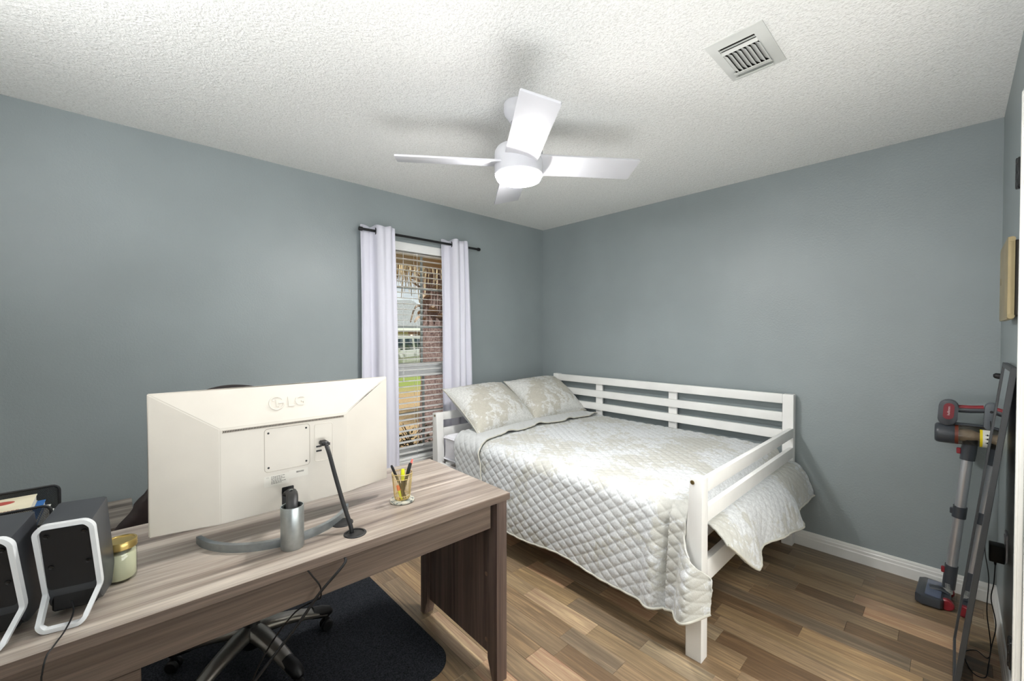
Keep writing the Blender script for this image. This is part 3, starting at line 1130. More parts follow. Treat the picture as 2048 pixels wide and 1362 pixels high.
# ------------------------------------------------------------------ low wooden table by the window wall
lt = thing('low_side_table', 'low wood topped side table against the wall behind the desk', 'side table', (.16, -3.5, 0))
bm = B(); bx(bm, .016, .42, -3.93, -3.172, .486, .512, .002)
obj('table_top', bm, M_DESKY, lt, world=True)
for yy in (-3.90, -3.215):
    for xx in (.05, .38):
        bm = B(); bx(bm, xx - .02, xx + .02, yy - .02, yy + .02, 0, .486, .002)
        obj('leg', bm, M_DESKZ, lt, world=True)

# ------------------------------------------------------------------ monitor
MX = 1.440
mon = thing('monitor', 'large white widescreen monitor turned with its back to the room', 'monitor', (1.60, -2.83, DT))
MY0, MY1, MZ0, MZ1 = -3.157, -2.458, .803, 1.199
bm = B()
# back shell: thin rim rising to a raised centre block open at the bottom
ry = [MY0, -2.999, -2.631, MY1]
def sh(x, y, z): return bm.verts.new((x, y, z))
xr, xc = MX, MX + .036
o4 = [sh(xr, MY0, MZ0), sh(xr, MY1, MZ0), sh(xr, MY1, MZ1), sh(xr, MY0, MZ1)]
c4 = [sh(xc, ry[1], MZ0), sh(xc, ry[2], MZ0), sh(xc, ry[2], 1.084), sh(xc, ry[1], 1.084)]
f4 = [sh(MX - .010, MY0, MZ0), sh(MX - .010, MY1, MZ0), sh(MX - .010, MY1, MZ1), sh(MX - .010, MY0, MZ1)]
bm.faces.new(c4)
bm.faces.new((o4[0], c4[0], c4[3], o4[3])); bm.faces.new((c4[1], o4[1], o4[2], c4[2])); bm.faces.new((o4[3], c4[3], c4[2], o4[2]))
bm.faces.new((o4[0], o4[1], c4[1], c4[0]))
for i in range(4):
    bm.faces.new((o4[i], o4[(i + 1) % 4], f4[(i + 1) % 4], f4[i]))
bm.faces.new(f4[::-1])
es = [e for e in bm.edges]
bmesh.ops.bevel(bm, geom=es, offset=.0025, segments=2, affect='EDGES')
shell = obj('back_shell', bm, M_MON, mon, None, world=True)
bm = B(); bx(bm, MX - .014, MX - .0095, MY0 + .004, MY1 - .004, MZ0 + .004, MZ1 - .004, .001)
obj('screen', bm, plain('black_screen', (12, 12, 14), .15), mon, world=True)
# vent strip
bm = B(); bx(bm, xc - .006, xc + .0012, ry[1] + .006, ry[2] - .006, 1.071, 1.0795, .0005)
strip = obj('vent_strip', bm, M_MONG, mon, world=True)
bm = B()
for k in range(86):
    yy = ry[1] + .010 + k * (ry[2] - ry[1] - .020) / 85
    bx(bm, xc + .0010, xc + .0016, yy - .0011, yy + .0011, 1.0730, 1.0778)
o = obj('vent_hole', bm, M_DARK, strip); o['kind'] = 'stuff'
# mounting plate: a hairline groove frame and four screws
bm = B()
pl = rpoly(-2.884, -2.751, .930, 1.066, .010, 5)
vpts = [(xc + .0002, a, b) for a, b in pl]
tube(bm, vpts + [vpts[0]], .0009, 4, False)
plate = obj('mount_plate', bm, M_MONG, mon, world=True)
for yy, zz in ((-2.873, 1.052), (-2.762, 1.053), (-2.873, .943), (-2.762, .943)):
    bm = B(); lathe(bm, [(0, .0006), (.0032, .0006), (.0036, -.001)], 10, mtx=axes((xc, yy, zz), (0, 1, 0), (0, 0, 1), (1, 0, 0)))
    obj('screw', bm, M_BLKPL, plate)
# port recess
bm = B()
pl = rpoly(-2.736, -2.677, .935, 1.060, .008, 5)
vpts = [(xc + .0004, a, b) for a, b in pl]
tube(bm, vpts + [vpts[0]], .0013, 5, False)
prism(bm, rpoly(-2.734, -2.679, .937, 1.058, .007, 5), xc - .004, xc + .0005, YZ())
ports = obj('port_bay', bm, plain('port_bay', (218, 212, 202), .5, var=.01), mon, world=True)
for yy, zz, w, h in ((-2.722, .984, .018, .0055), (-2.722, .969, .018, .0055), (-2.690, .987, .009, .009), (-2.691, .973, .008, .008)):
    bm = B(); bx(bm, xc + .0003, xc + .0018, yy - w / 2, yy + w / 2, zz - h / 2, zz + h / 2, .0006)
    obj('port', bm, M_BLKPL, ports)
# rating label, faint print only
bm = B(); prism(bm, rpoly(-2.886, -2.815, .884, .917, .001, 1) , xc - .002, xc + .0003, YZ())
prism(bm, rpoly(-2.815, -2.757, .896, .921, .001, 1), xc - .002, xc + .0003, YZ())
rl = obj('rating_label', bm, plain('label_paper', (220, 216, 207), .5, var=.01), mon, world=True)
bm = B()
r3 = random.Random(3)
for k in range(6):
    zz = .9125 - k * .0042
    yy = -2.866
    while yy < -2.828 - .01 * (k % 2):
        w = r3.uniform(.002, .006)
        bx(bm, xc + .0003, xc + .0005, yy, yy + w, zz - .0009, zz + .0009); yy += w + .0013
for k in range(22):
    yy = -2.793 + k * .00105
    bx(bm, xc + .0003, xc + .0005, yy, yy + r3.choice((.0004, .0007)), .9105, .9155)
o = obj('print', bm, plain('grey_print', (96, 92, 88), .6), rl); o['kind'] = 'stuff'
bm = text_mesh('LG', .0055, .0001)
bmesh.ops.transform(bm, matrix=axes((xc + .0004, -2.876, .912), (0, 1, 0), (0, 0, 1), (1, 0, 0)), verts=bm.verts)
obj('print', bm, plain('grey_print_2', (150, 145, 138), .6), rl)
# embossed emblem and letters on the sloping top of the back
sl = Vector((xr - xc, 0, MZ1 - 1.084)).normalized()
nrm = Vector((sl.z, 0, -sl.x))
oc = Vector((xc, 0, 1.084)).lerp(Vector((xr, 0, MZ1)), .50)
EM = axes((oc.x, -2.845, oc.z), (0, 1, 0), tuple(sl), tuple(nrm))
bm = B()
rad = .0205
arc = [(rad * math.cos(R(a)), rad * math.sin(R(a)), .0004) for a in range(72, 362, 10)]
tube(bm, arc, .0024, 6)
arc = [(rad * .99 * math.cos(R(a)), rad * .99 * math.sin(R(a)), .0004) for a in range(72, 24, -8)]
tube(bm, arc, .0012, 6)
tube(bm, [(rad, 0, .0004), (.006, 0, .0004)], .0021, 6)
tube(bm, [(0, .011, .0004), (0, -.011, .0004), (.006, -.011, .0004)], .0021, 6)
lathe(bm, [(0, .0016), (.0022, .0012), (.003, 0)], 10, (-.009, .009, 0))
bmesh.ops.transform(bm, matrix=EM, verts=bm.verts)
obj('emblem', bm, M_MON, mon, 50, world=True)
bm = text_mesh('LG', .046, .0022, 1.0)
bmesh.ops.transform(bm, matrix=axes((oc.x, -2.786, oc.z), (0, 1, 0), tuple(sl), tuple(nrm)), verts=bm.verts)
obj('lettering', bm, M_MON, mon, None, world=True)
# arm recess, hinge arm, column and arc foot
bm = B(); prism(bm, rpoly(-2.836, -2.801, .815, .872, .003, 3), xc - .004, xc + .0012, YZ())
obj('arm_recess', bm, M_BLKPL, mon, 40, world=True)
CC = Vector((1.622, -2.846))
bm = B(); prism(bm, rpoly(-2.869, -2.792, .0, .0, .0, 1) if False else rpoly(-.018, .018, -.012, .012, .006, 4), 0, 1, None) if False else None
bm = B()
tube(bm, smooth_path([(xc + .002, -2.819, .850), (xc + .045, -2.822, .868), (1.575, -2.833, .872), (1.612, -2.844, .855), (1.622, -2.846, .83), (1.622, -2.846, .78)], 6), .0155, 10, True, (1.05, .62))
arm = obj('hinge_arm', bm, M_BLKPL, mon, 50, world=True)
bm = B(); lathe(bm, [(0, .004), (.004, .004), (.0055, .002), (.006, 0)], 12, mtx=axes((1.548, -2.829, .880), (0, 1, 0), (.4, 0, .9), (.9, 0, .4)))
obj('hinge_screw', bm, M_ALU, arm, 40)
bm = B()
lathe(bm, [(.0275, .118), (.0285, .122), (.0305, .122), (.031, .120), (.031, .002), (.030, 0), (0, 0)], 40, (CC.x, CC.y, DT))
lathe(bm, [(.0275, .122), (.0275, .02), (0, .02)], 40, (CC.x, CC.y, DT))
obj('stand_column', bm, M_ALU, mon, 40, world=True)
bm = B()
p0, p1, p2 = Vector((1.408, -3.043)), Vector((1.598, -2.840)), Vector((1.470, -2.628))
# circle through three points
ax_, ay_, bx_, by_, cx_, cy_ = p0.x, p0.y, p1.x, p1.y, p2.x, p2.y
dd_ = 2 * (ax_ * (by_ - cy_) + bx_ * (cy_ - ay_) + cx_ * (ay_ - by_))
ux = ((ax_ ** 2 + ay_ ** 2) * (by_ - cy_) + (bx_ ** 2 + by_ ** 2) * (cy_ - ay_) + (cx_ ** 2 + cy_ ** 2) * (ay_ - by_)) / dd_
uy = ((ax_ ** 2 + ay_ ** 2) * (cx_ - bx_) + (bx_ ** 2 + by_ ** 2) * (ax_ - cx_) + (cx_ ** 2 + cy_ ** 2) * (bx_ - ax_)) / dd_
rc = (p0 - Vector((ux, uy))).length
a0 = math.atan2(p0.y - uy, p0.x - ux); a1 = math.atan2(p2.y - uy, p2.x - ux)
outer = [(ux + (rc + .007) * math.cos(a0 + (a1 - a0) * k / 30), uy + (rc + .007) * math.sin(a0 + (a1 - a0) * k / 30)) for k in range(31)]
inner = [(ux + (rc - .007) * math.cos(a0 + (a1 - a0) * k / 30), uy + (rc - .007) * math.sin(a0 + (a1 - a0) * k / 30)) for k in range(31)]
prism(bm, outer + inner[::-1], DT, DT + .022, bev=.002)
obj('arc_foot', bm, M_ARC, mon, 40, world=True)

# monitor cable from the port into the desk grommet
cb = thing('monitor_cable', 'thick black video cable plugged into the monitor back', 'cable', (1.55, -2.70, DT))
bm = B()
bx(bm, xc + .002, xc + .034, -2.723, -2.700, .990, 1.004, .003)
plug = obj('plug', bm, M_BLKPL, cb, 40, world=True)
bm = B(); tube(bm, [(xc + .032, -2.711, .996), (xc + .046, -2.710, .990)], [.0062, .0048], 10)
obj('strain_relief', bm, M_BLKPL, plug)
bm = B()
tube(bm, smooth_path([(xc + .040, -2.711, .992), (xc + .060, -2.7085, .966), (1.565, -2.702, .905), (1.606, -2.694, .83), (1.648, -2.6865, .765), (1.656, -2.684, .735), (1.658, -2.683, .70), (1.66, -2.683, .62)], 8), .0066, 10)
obj('cord', bm, M_CABLE, cb, 50, world=True)

# ------------------------------------------------------------------ pencil cup on coaster
cs = Vector((1.537, -2.446))
bm = B()
lathe(bm, [(0, 0), (.041, 0), (.044, .002), (.0445, .005), (.043, .0085), (.0425, .009), (0, .009)], 44, (0, 0, 0))
m = Mat('marbled_coaster', (170, 172, 162), .4)
v = m.coord((1, 1, 1))
f = m.noise(v, 26, 3, .5, .8)
m.color(m.ramp(f, [(.40, (104, 110, 108)), (.46, (186, 186, 174)), (.56, (206, 202, 186)), (.60, (128, 134, 130))]))
coaster = obj('coaster', bm, m.m, None, 40)
coaster.location = (cs.x, cs.y, DT)
tag(coaster, 'round marbled grey coaster under the gold pencil cup', 'coaster')
cup = thing('pencil_cup', 'gold wire pencil cup standing on the coaster', 'cup', (cs.x, cs.y, DT + .009))
bm = B()
n_w = 44
def cr_(z):
    t = z / .098
    return .0275 + .0095 * t if t > .12 else .0275 + .0095 * t - .004 * (1 - t / .12) ** 2
for k in range(n_w):
    a = 2 * PI * k / n_w
    pts = [(math.cos(a) * cr_(z), math.sin(a) * cr_(z), z) for z in (.002, .006, .012, .03, .06, .098)]
    tube(bm, pts, .0007, 4)
o = obj('wire', bm, M_GOLD, cup); o['kind'] = 'stuff'
for z, rr_ in ((.098, .0014), (.080, .0009), (.016, .0009)):
    bm = B()
    pts = [(math.cos(2 * PI * k / 40) * cr_(z), math.sin(2 * PI * k / 40) * cr_(z), z) for k in range(41)]
    tube(bm, pts, rr_, 6, False)
    obj('hoop', bm, M_GOLD, cup, 60)
bm = B(); lathe(bm, [(0, 0), (.023, 0), (.0238, .001), (.0238, .002), (0, .002)], 32)
obj('base_plate', bm, M_GOLD, cup, 40)
def pen(nm, label, cat, foot, top, r, body, tipcol, tip=.012):
    foot, top = Vector(foot) + Vector((cs.x, cs.y, DT + .011)), Vector(top) + Vector((cs.x, cs.y, DT + .009))
    t = thing(nm, label, cat, foot)
    d = (top - foot); L = d.length; d.normalize()
    rot = Vector((0, 0, 1)).rotation_difference(d).to_matrix().to_4x4()
    bm = B(); lathe(bm, [(0, .0), (r * .35, .0), (r, .012), (r, L * .62)], 12, mtx=rot)
    lathe(bm, [(r, L * .62), (r * .98, L * .62), (0, L * .62)], 12, mtx=rot)
    obj('barrel', bm, body, t, 40)
    bm = B(); lathe(bm, [(0, L * .615), (r * 1.12, L * .615), (r * 1.15, L * .95), (r * .8, L), (0, L)], 12, mtx=rot)
    bx(bm, r * 1.1, r * 1.1 + .0022, -.002, .002, L * .66, L * .93, .0006, 1, rot)
    obj('cap', bm, tipcol, t, 40)
    return t
M_YEL = plain('neon_yellow_plastic', (226, 232, 24), .4)
M_ORG = plain('orange_plastic', (238, 96, 40), .4)
M_PINK = plain('pink_plastic', (236, 120, 110), .4)
# view from the camera: "left" is -y, "near" is +x
pen('ballpoint_pen', 'black ballpoint pen leaning left in the gold cup', 'pen', (.006, .012, 0), (-.004, -.041, .132), .0042, M_BLKPL, M_BLKPL)
pen('marker_pen', 'thick black marker leaning right in the gold cup', 'marker', (.002, -.006, 0), (.004, .033, .128), .0058, M_BLKPL, M_BLKPL)
pen('pencil', 'orange and pink topped pencil behind the black marker', 'pencil', (-.004, -.010, 0), (-.004, .046, .138), .0036, M_ORG, M_PINK)
pen('highlighter', 'neon yellow capped highlighter in the middle of the gold cup', 'highlighter', (.010, -.004, 0), (-.002, .004, .110), .0062, M_BLKPL, M_YEL)
pen('highlighter', 'short orange highlighter low inside the gold cup', 'highlighter', (.012, -.008, 0), (-.012, -.012, .050), .0058, M_YEL, M_ORG)

# ------------------------------------------------------------------ candle jar
jar = thing('candle_jar', 'cream candle in a glass jar with a gold screw lid', 'candle', (1.500, -3.213, DT))
bm = B()
lathe(bm, [(0, 0), (.026, 0), (.030, .003), (.0315, .010), (.0315, .078), (.029, .084), (.0285, .090), (.0275, .090), (.028, .083), (.0302, .077), (.0302, .010), (.026, .005), (0, .004)], 40)
obj('glass', bm, M_CLEAR, jar, 40)
bm = B(); lathe(bm, [(0, .006), (.026, .006), (.0298, .011), (.0298, .072), (0, .073)], 40)
obj('wax', bm, plain('cream_wax', (226, 221, 200), .6, var=.02), jar, 40)
bm = B()
lathe(bm, [(.0285, .083), (.0325, .083), (.0330, .085), (.0322, .088), (.0330, .091), (.0322, .094), (.0328, .099), (.0315, .1015), (.0275, .1015), (.0265, .0995), (0, .0995)], 48)
obj('lid', bm, M_BRASS, jar, 40)

# ------------------------------------------------------------------ desktop speakers
def speaker(label, loc, yaw):
    t = thing('desktop_speaker', label, 'speaker', loc, yaw, 'desktop speakers at the left end of the desk')
    # local: +x is the rear (towards the camera), y across, z up
    w, h = .084, .215
    tilt = 14
    # side profile (x,z): tilted box with its lower rear corner cut away
    rt = math.tan(R(tilt))
    zk = .066
    xk = -.035
    top = .224
    xr_top = xk + (top - zk) * rt
    dpt = .105
    prof = [(xk, zk), (xr_top, top - .004), (xr_top - dpt, top + dpt * rt * .5), (xk - dpt - .01, .060), (xk - dpt + .012, .014), (xk - .030, .014), (xk - .012, .030)]
    bm = B()
    prism(bm, prof, -w / 2, w / 2, axes((0, 0, 0), (1, 0, 0), (0, 0, 1), (0, -1, 0)), bev=.007)
    obj('shell', bm, M_SPK, t, 35)
    # rear panel
    bm = B()
    q = .006
    def rp(y, z):
        return (xk + (z - zk) * rt + q * .4, y, z)
    vs = [bm.verts.new(rp(*p)) for p in rpoly(-w / 2 + .004, w / 2 - .004, zk + .004, top - .012, .008, 4)]
    f = bm.faces.new(vs)
    r = bmesh.ops.extrude_face_region(bm, geom=[f])
    bmesh.ops.translate(bm, vec=(-.006, 0, 0), verts=[g for g in r['geom'] if isinstance(g, bmesh.types.BMVert)])
    pan = obj('rear_panel', bm, M_BLKPL, t, 40)
    bm = B()
    bx(bm, xk - .032, xk - .005, -w / 2 + .006, w / 2 - .006, .016, zk + .001, .004)
    obj('lower_rear_panel', bm, M_BLKPL, t, 40)
    for yy, zz in ((-w / 2 + .013, top - .025), (w / 2 - .013, top - .025), (-w / 2 + .014, zk + .060), (w / 2 - .012, zk + .060)):
        bm = B(); lathe(bm, [(0, .001), (.003, .001), (.0042, .0025), (.0048, 0)], 10, mtx=axes(rp(yy, zz), (0, 1, 0), (rt, 0, 1), (1, 0, -rt)))
        obj('screw', bm, plain('dark_screw', (14, 14, 15), .3), pan)
    # white loop frame: flat band up the rear edges, over the top and under the base
    hw = w / 2 + .001
    loop = [(-hw, xk - .006 + .0, zk - .006), (-hw, xr_top, top - .014), (-hw + .010, xr_top + .003, top - .002), (hw - .010, xr_top + .003, top - .002), (hw, xr_top, top - .014),
            (hw, xk - .006, zk - .006), (hw - .014, .004, .012), (hw - .022, .008, .005), (-hw + .012, .008, .005), (-hw + .003, .005, .014)]
    pts = [Vector((x, y, z)) for (y, x, z) in loop]
    dense = []
    N = len(pts)
    for i in range(N):
        a, b, c = pts[i - 1], pts[i], pts[(i + 1) % N]
        k = min(.008, (a - b).length * .4, (c - b).length * .4)
        pa = b + (a - b).normalized() * k; pc = b + (c - b).normalized() * k
        for j in range(4):
            s = j / 3
            dense.append((pa * (1 - s) + b * s) * (1 - s) + (b * (1 - s) + pc * s) * s)
    bm = B()
    cen = Vector((0, 0, .11))
    rings = []
    M_ = len(dense)
    for i, p in enumerate(dense):
        tg = (dense[(i + 1) % M_] - dense[i - 1]).normalized()
        back = Vector((1, 0, 0)); back = (back - tg * back.dot(tg)).normalized()
        side = tg.cross(back)
        rings.append([bm.verts.new(p + side * sy * .0042 + back * sx * .007) for sx, sy in ((1, -1), (1, 1), (-1, 1), (-1, -1))])
    for i in range(M_):
        a, b = rings[i], rings[(i + 1) % M_]
        for k in range(4):
            bm.faces.new((a[k], a[(k + 1) % 4], b[(k + 1) % 4], b[k]))
    bmesh.ops.bevel(bm, geom=[e for e in bm.edges if all(len(f.verts) == 4 for f in e.link_faces) and False], offset=.001, affect='EDGES') if False else None
    obj('loop_stand', bm, M_SPKW, t, 40)['label'] = 'white plastic loop frame'
    return t
speaker('right one of the two charcoal desktop speakers, beside the candle jar', (1.655, -3.297, DT), R(-13))
speaker('left one of the two charcoal desktop speakers, cut by the photo edge', (1.662, -3.410, DT), R(-13))
wire = thing('speaker_wire', 'thin black speaker wire drooping over the desk edge', 'cable', (1.70, -3.30, DT))
bm = B(); tube(bm, smooth_path([(1.617, -3.292, .775), (1.645, -3.288, .760), (1.69, -3.297, .750), (1.735, -3.311, .7455), (1.752, -3.318, .741), (1.758, -3.323, .715), (1.757, -3.325, .66), (1.757, -3.325, .30)], 6), .0016, 6)
obj('cord', bm, M_CABLE, wire, 60, world=True)

# ------------------------------------------------------------------ mesh letter tray with papers
tray = thing('letter_tray', 'black wire mesh letter tray with rounded corners behind the speakers', 'tray', (1.0, -3.47, 0))
def mesh_mat():
    m = Mat('black_wire_mesh', (26, 28, 30), .45, .3)
    v = m.coord((1, 1, 1))
    w1 = m.n('ShaderNodeTexChecker'); w1.inputs['Scale'].default_value = 620
    m.l(v, w1.inputs['Vector'])
    tr = m.n('ShaderNodeBsdfTransparent')
    ms = m.n('ShaderNodeMixShader')
    m.l(w1.outputs['Fac'], ms.inputs[0])
    m.l(m.b.outputs[0], ms.inputs[1]); m.l(tr.outputs[0], ms.inputs[2])
    m.l(ms.outputs[0], m.t.nodes['Material Output'].inputs['Surface'])
    return m.m
M_MESH = mesh_mat()
tray.location = (1.262, -3.47, DT)
tx0, tx1, ty0, ty1 = 1.160, 1.358, -3.66, -3.342
for zb, zt in ((.846, .924), (.746, .800)):
    for xx, nm in ((tx0, 'back_wall'), (tx1, 'front_wall')):
        bm = B()
        pl = rpoly(ty0, ty1, zb, zt, .016, 5)
        prism(bm, pl, xx - .0006, xx + .0006, YZ())
        w = obj(nm, bm, M_MESH, tray, world=True)
        bm = B(); vp = [(xx, a, b) for a, b in pl]
        tube(bm, vp + [vp[0]], .0034, 7, False)
        obj('rim', bm, M_BLACK, w, 60)
    bm = B(); bx(bm, tx0, tx1, ty0, ty1, zb - .001, zb + .001)
    obj('tray_floor', bm, M_MESH, tray, world=True)
for yy in (ty0 + .02, ty1 - .02):
    for xx in (tx0 + .004, tx1 - .004):
        bm = B(); tube(bm, [(xx, yy, DT), (xx, yy, .850)], .0035, 6)
        obj('wire_post', bm, M_BLACK, tray, 60, world=True)
def slab(nm, label, cat, x0, x1, y0, y1, z0, z1, mc, mp, group=None, page_inset=.002):
    t = thing(nm, label, cat, ((x0 + x1) / 2, (y0 + y1) / 2, z0), group=group)
    bm = B()
    bx(bm, x0, x1, y0, y1, z1 - .0012, z1, .0003); bx(bm, x0, x1, y0, y1, z0, z0 + .0012, .0003)
    obj('cover', bm, mc, t, world=True)
    bm = B(); bx(bm, x0 + page_inset, x1 - page_inset, y0 + page_inset, y1 - page_inset, z0 + .0012, z1 - .0012)
    obj('pages', bm, mp, t, world=True)
    return t
M_PAGE = plain('paper_pages', (216, 210, 196), .8, var=.06, vs=200)
slab('magazine', 'white magazine at the bottom of the upper letter tray', 'magazine', 1.168, 1.348, -3.65, -3.352, .8475, .860, plain('white_cover', (214, 214, 212), .5), M_PAGE)
slab('notebook', 'pale grey notebook in the letter tray under the blue folder', 'notebook', 1.168, 1.346, -3.65, -3.358, .8605, .874, plain('grey_cover', (196, 196, 190), .5), M_PAGE)
slab('folder', 'blue folder in the letter tray under the cream booklet', 'folder', 1.168, 1.345, -3.65, -3.368, .8745, .890, plain('blue_cover', (52, 104, 168), .45), M_PAGE)
slab('paper_stack', 'stack of white paper in the lower letter tray', 'paper', 1.168, 1.350, -3.65, -3.350, .7475, .790, plain('white_sheet', (226, 226, 222), .7), M_PAGE)
M_CREAM = plain('cream_cover', (220, 212, 186), .5)
bk = slab('booklet', 'cream booklet with a red oval printed on its cover', 'booklet', 1.166, 1.330, -3.64, -3.384, .8905, .910, M_CREAM, M_PAGE)
bm = B()
pts = [(1.212 + .017 * math.cos(2 * PI * k / 28), -3.446 + .026 * math.sin(2 * PI * k / 28)) for k in range(28)]
prism(bm, pts, .9099, .9103)
obj('red_oval', bm, plain('red_print', (168, 72, 60), .6), bk, world=True)
bm = B()
yy = -3.60
r4 = random.Random(9)
while yy < -3.402:
    w = r4.uniform(.0035, .0065)
    bx(bm, 1.290, 1.299, yy, yy + w * .4, .9099, .9103); bx(bm, 1.290, 1.2925, yy, yy + w, .9099, .9103)
    yy += w + .0022
o = obj('cover_print', bm, plain('red_print_2', (176, 108, 92), .6), bk, world=True); o['kind'] = 'stuff'
bm = B(); bx(bm, 1.40, 1.47, -3.405, -3.352, DT, .884, .001)
pb = obj('paper_box', bm, plain('white_card', (226, 226, 222), .6), None)
tag(pb, 'narrow white cardboard box standing between the two speakers', 'box')
pb.data.transform(Matrix.Translation((-1.435, 3.3785, -DT))); pb.location = (1.435, -3.3785, DT)
bm = B(); bx(bm, -.0352, .0352, -.0267, .0267, .130, .1446, .0006)
obj('box_lid', bm, plain('white_card_2', (232, 232, 228), .6), pb)

# ------------------------------------------------------------------ chair mat and office chair
bm = B()
prism(bm, rpoly(.455, 1.548, -3.42, -2.205, .115, 10), 0.0006, .007, bev=.0015)
cm = obj('chair_mat', bm, M_MAT, None, 40)
tag(cm, 'black carpeted chair mat with rounded corners under the desk', 'mat')
HUB = Vector((.979, -2.826))
ch = thing('office_chair', 'dark swivel office chair with grey five star base behind the desk', 'office chair', (HUB.x, HUB.y, .007))
for k in range(5):
    a = R(90 - 72 * k)
    d = Vector((math.cos(a), math.sin(a), 0))
    hub = Vector((HUB.x, HUB.y, 0))
    bm = B()
    pts = smooth_path([hub + d * .02 + Vector((0, 0, .150)), hub + d * .07 + Vector((0, 0, .146)), hub + d * .16 + Vector((0, 0, .130)), hub + d * .24 + Vector((0, 0, .106)), hub + d * .295 + Vector((0, 0, .086))], 5)
    n = len(pts)
    tube(bm, pts, [.043 - .020 * i / (n - 1) for i in range(n)], 14, True, (1.0, .66))
    aobj = obj('base_arm', bm, M_CHMET, ch, 50, world=True)
    bm = B(); tube(bm, [hub + d * .232 + Vector((0, 0, .110)), hub + d * .27 + Vector((0, 0, .099)), hub + d * .305 + Vector((0, 0, .087)), hub + d * .318 + Vector((0, 0, .080))], [.0245, .0265, .023, .011], 10)
    obj('arm_cap', bm, M_BLKPL, aobj, 50)
    sd = Vector((-d.y, d.x, 0))
    bm = B()
    cc = hub + d * .295 + Vector((0, 0, .0325))
    for s in (-1, 1):
        lathe(bm, [(0, -.009), (.020, -.009), (.0245, -.005), (.0255, 0), (.0245, .005), (.020, .009), (0, .009)], 18, mtx=axes(tuple(cc + sd * s * .014), tuple(d), (0, 0, 1), tuple(sd)))
    cas = obj('caster', bm, M_BLKPL, ch, 40, world=True)
    bm = B(); tube(bm, [cc + Vector((0, 0, .002)), cc + Vector((0, 0, .053))], [.013, .009], 8)
    obj('caster_stem', bm, M_BLKPL, cas)
bm = B()
lathe(bm, [(0, .085), (.034, .085), (.042, .10), (.044, .13), (.042, .160), (.034, .172), (.028, .18), (.028, .30), (.024, .30), (.024, .42), (0, .42)], 24, (HUB.x, HUB.y, 0))
obj('gas_column', bm, M_BLKPL, ch, 40, world=True)
bm = B(); bx(bm, HUB.x - .13, HUB.x + .10, HUB.y - .07, HUB.y + .07, .41, .445, .008, 2)
obj('tilt_plate', bm, M_BLKPL, ch, 40, world=True)
bm = B()
def seatf(sgn):
    def fn(u, v):
        a, b = 2 * u - 1, 2 * v - 1
        e = (1 - abs(a) ** 4) * (1 - abs(b) ** 4)
        return (HUB.x - .03 + a * .245, HUB.y + b * .25 * (1 - .06 * a * a), .495 + sgn * .045 * max(0, e) ** .35)
    return fn
grid(bm, seatf(1), 24, 24); grid(bm, seatf(-1), 24, 24)
bmesh.ops.remove_doubles(bm, verts=bm.verts, dist=.0005)
obj('seat', bm, M_CHAIR, ch, 70, world=True)
bm = B()
def hw_(t):   # half width of the backrest from t=0 (bottom) to 1 (top)
    ks = [(0, .36), (.09, .405), (.24, .345), (.34, .30), (.6, .255), (.8, .21), (.92, .165), (1.0, .10)]
    for (a, b), (c, d2) in zip(ks, ks[1:]):
        if t <= c:
            s = (t - a) / (c - a); s = s * s * (3 - 2 * s)
            return b + (d2 - b) * s
    return ks[-1][1]
def backf(sgn):
    def fn(u, v):
        b = 2 * u - 1
        t = v
        w = hw_(t) * 1.0
        z = .52 + t * .602
        e = (1 - abs(b) ** 5) * (1 - abs(2 * t - 1) ** 7)
        x = .640 - .06 * t + .06 * b * b * .6 + sgn * .038 * max(0, e) ** .4
        return (x, HUB.y - .005 + b * w, z - .012 * b * b * (t > .7))
    return fn
grid(bm, backf(1), 30, 36); grid(bm, backf(-1), 30, 36)
bmesh.ops.remove_doubles(bm, verts=bm.verts, dist=.0005)
obj('backrest', bm, M_CHAIR, ch, 70, world=True)
bm = B(); tube(bm, smooth_path([(HUB.x - .10, HUB.y, .43), (.66, HUB.y, .44), (.60, HUB.y, .50), (.595, HUB.y, .66)], 6), .022, 10, True, (1.6, .5))
obj('back_bracket', bm, M_BLKPL, ch, 50, world=True)

# loose cords under the desk
def cordthing(label, pts, r=.003, nm='loose_cable', cat='cable', mat=M_CABLE):
    t = thing(nm, label, cat, pts[0])
    bm = B(); tube(bm, smooth_path(pts, 8), r, 8)
    obj('cord', bm, mat, t, 60, world=True)
    return t
cordthing('thick black cord slanting down from the desk over the chair base', [(1.738, -2.738, .7125), (1.750, -2.747, .700), (1.745, -2.81, .645), (1.735, -2.86, .582), (1.72, -2.964, .469), (1.71, -3.038, .383), (1.69, -3.13, .25), (1.68, -3.20, .10), (1.67, -3.26, .006), (1.62, -3.38, .0045)], .0038)
cordthing('short black cord hooked over the desk apron', [(1.728, -2.838, .712), (1.731, -2.825, .690), (1.733, -2.806, .655), (1.728, -2.803, .620), (1.710, -2.812, .606), (1.66, -2.86, .56), (1.60, -2.93, .42), (1.56, -3.0, .20), (1.50, -3.06, .02), (1.42, -3.2, .012)], .0022)

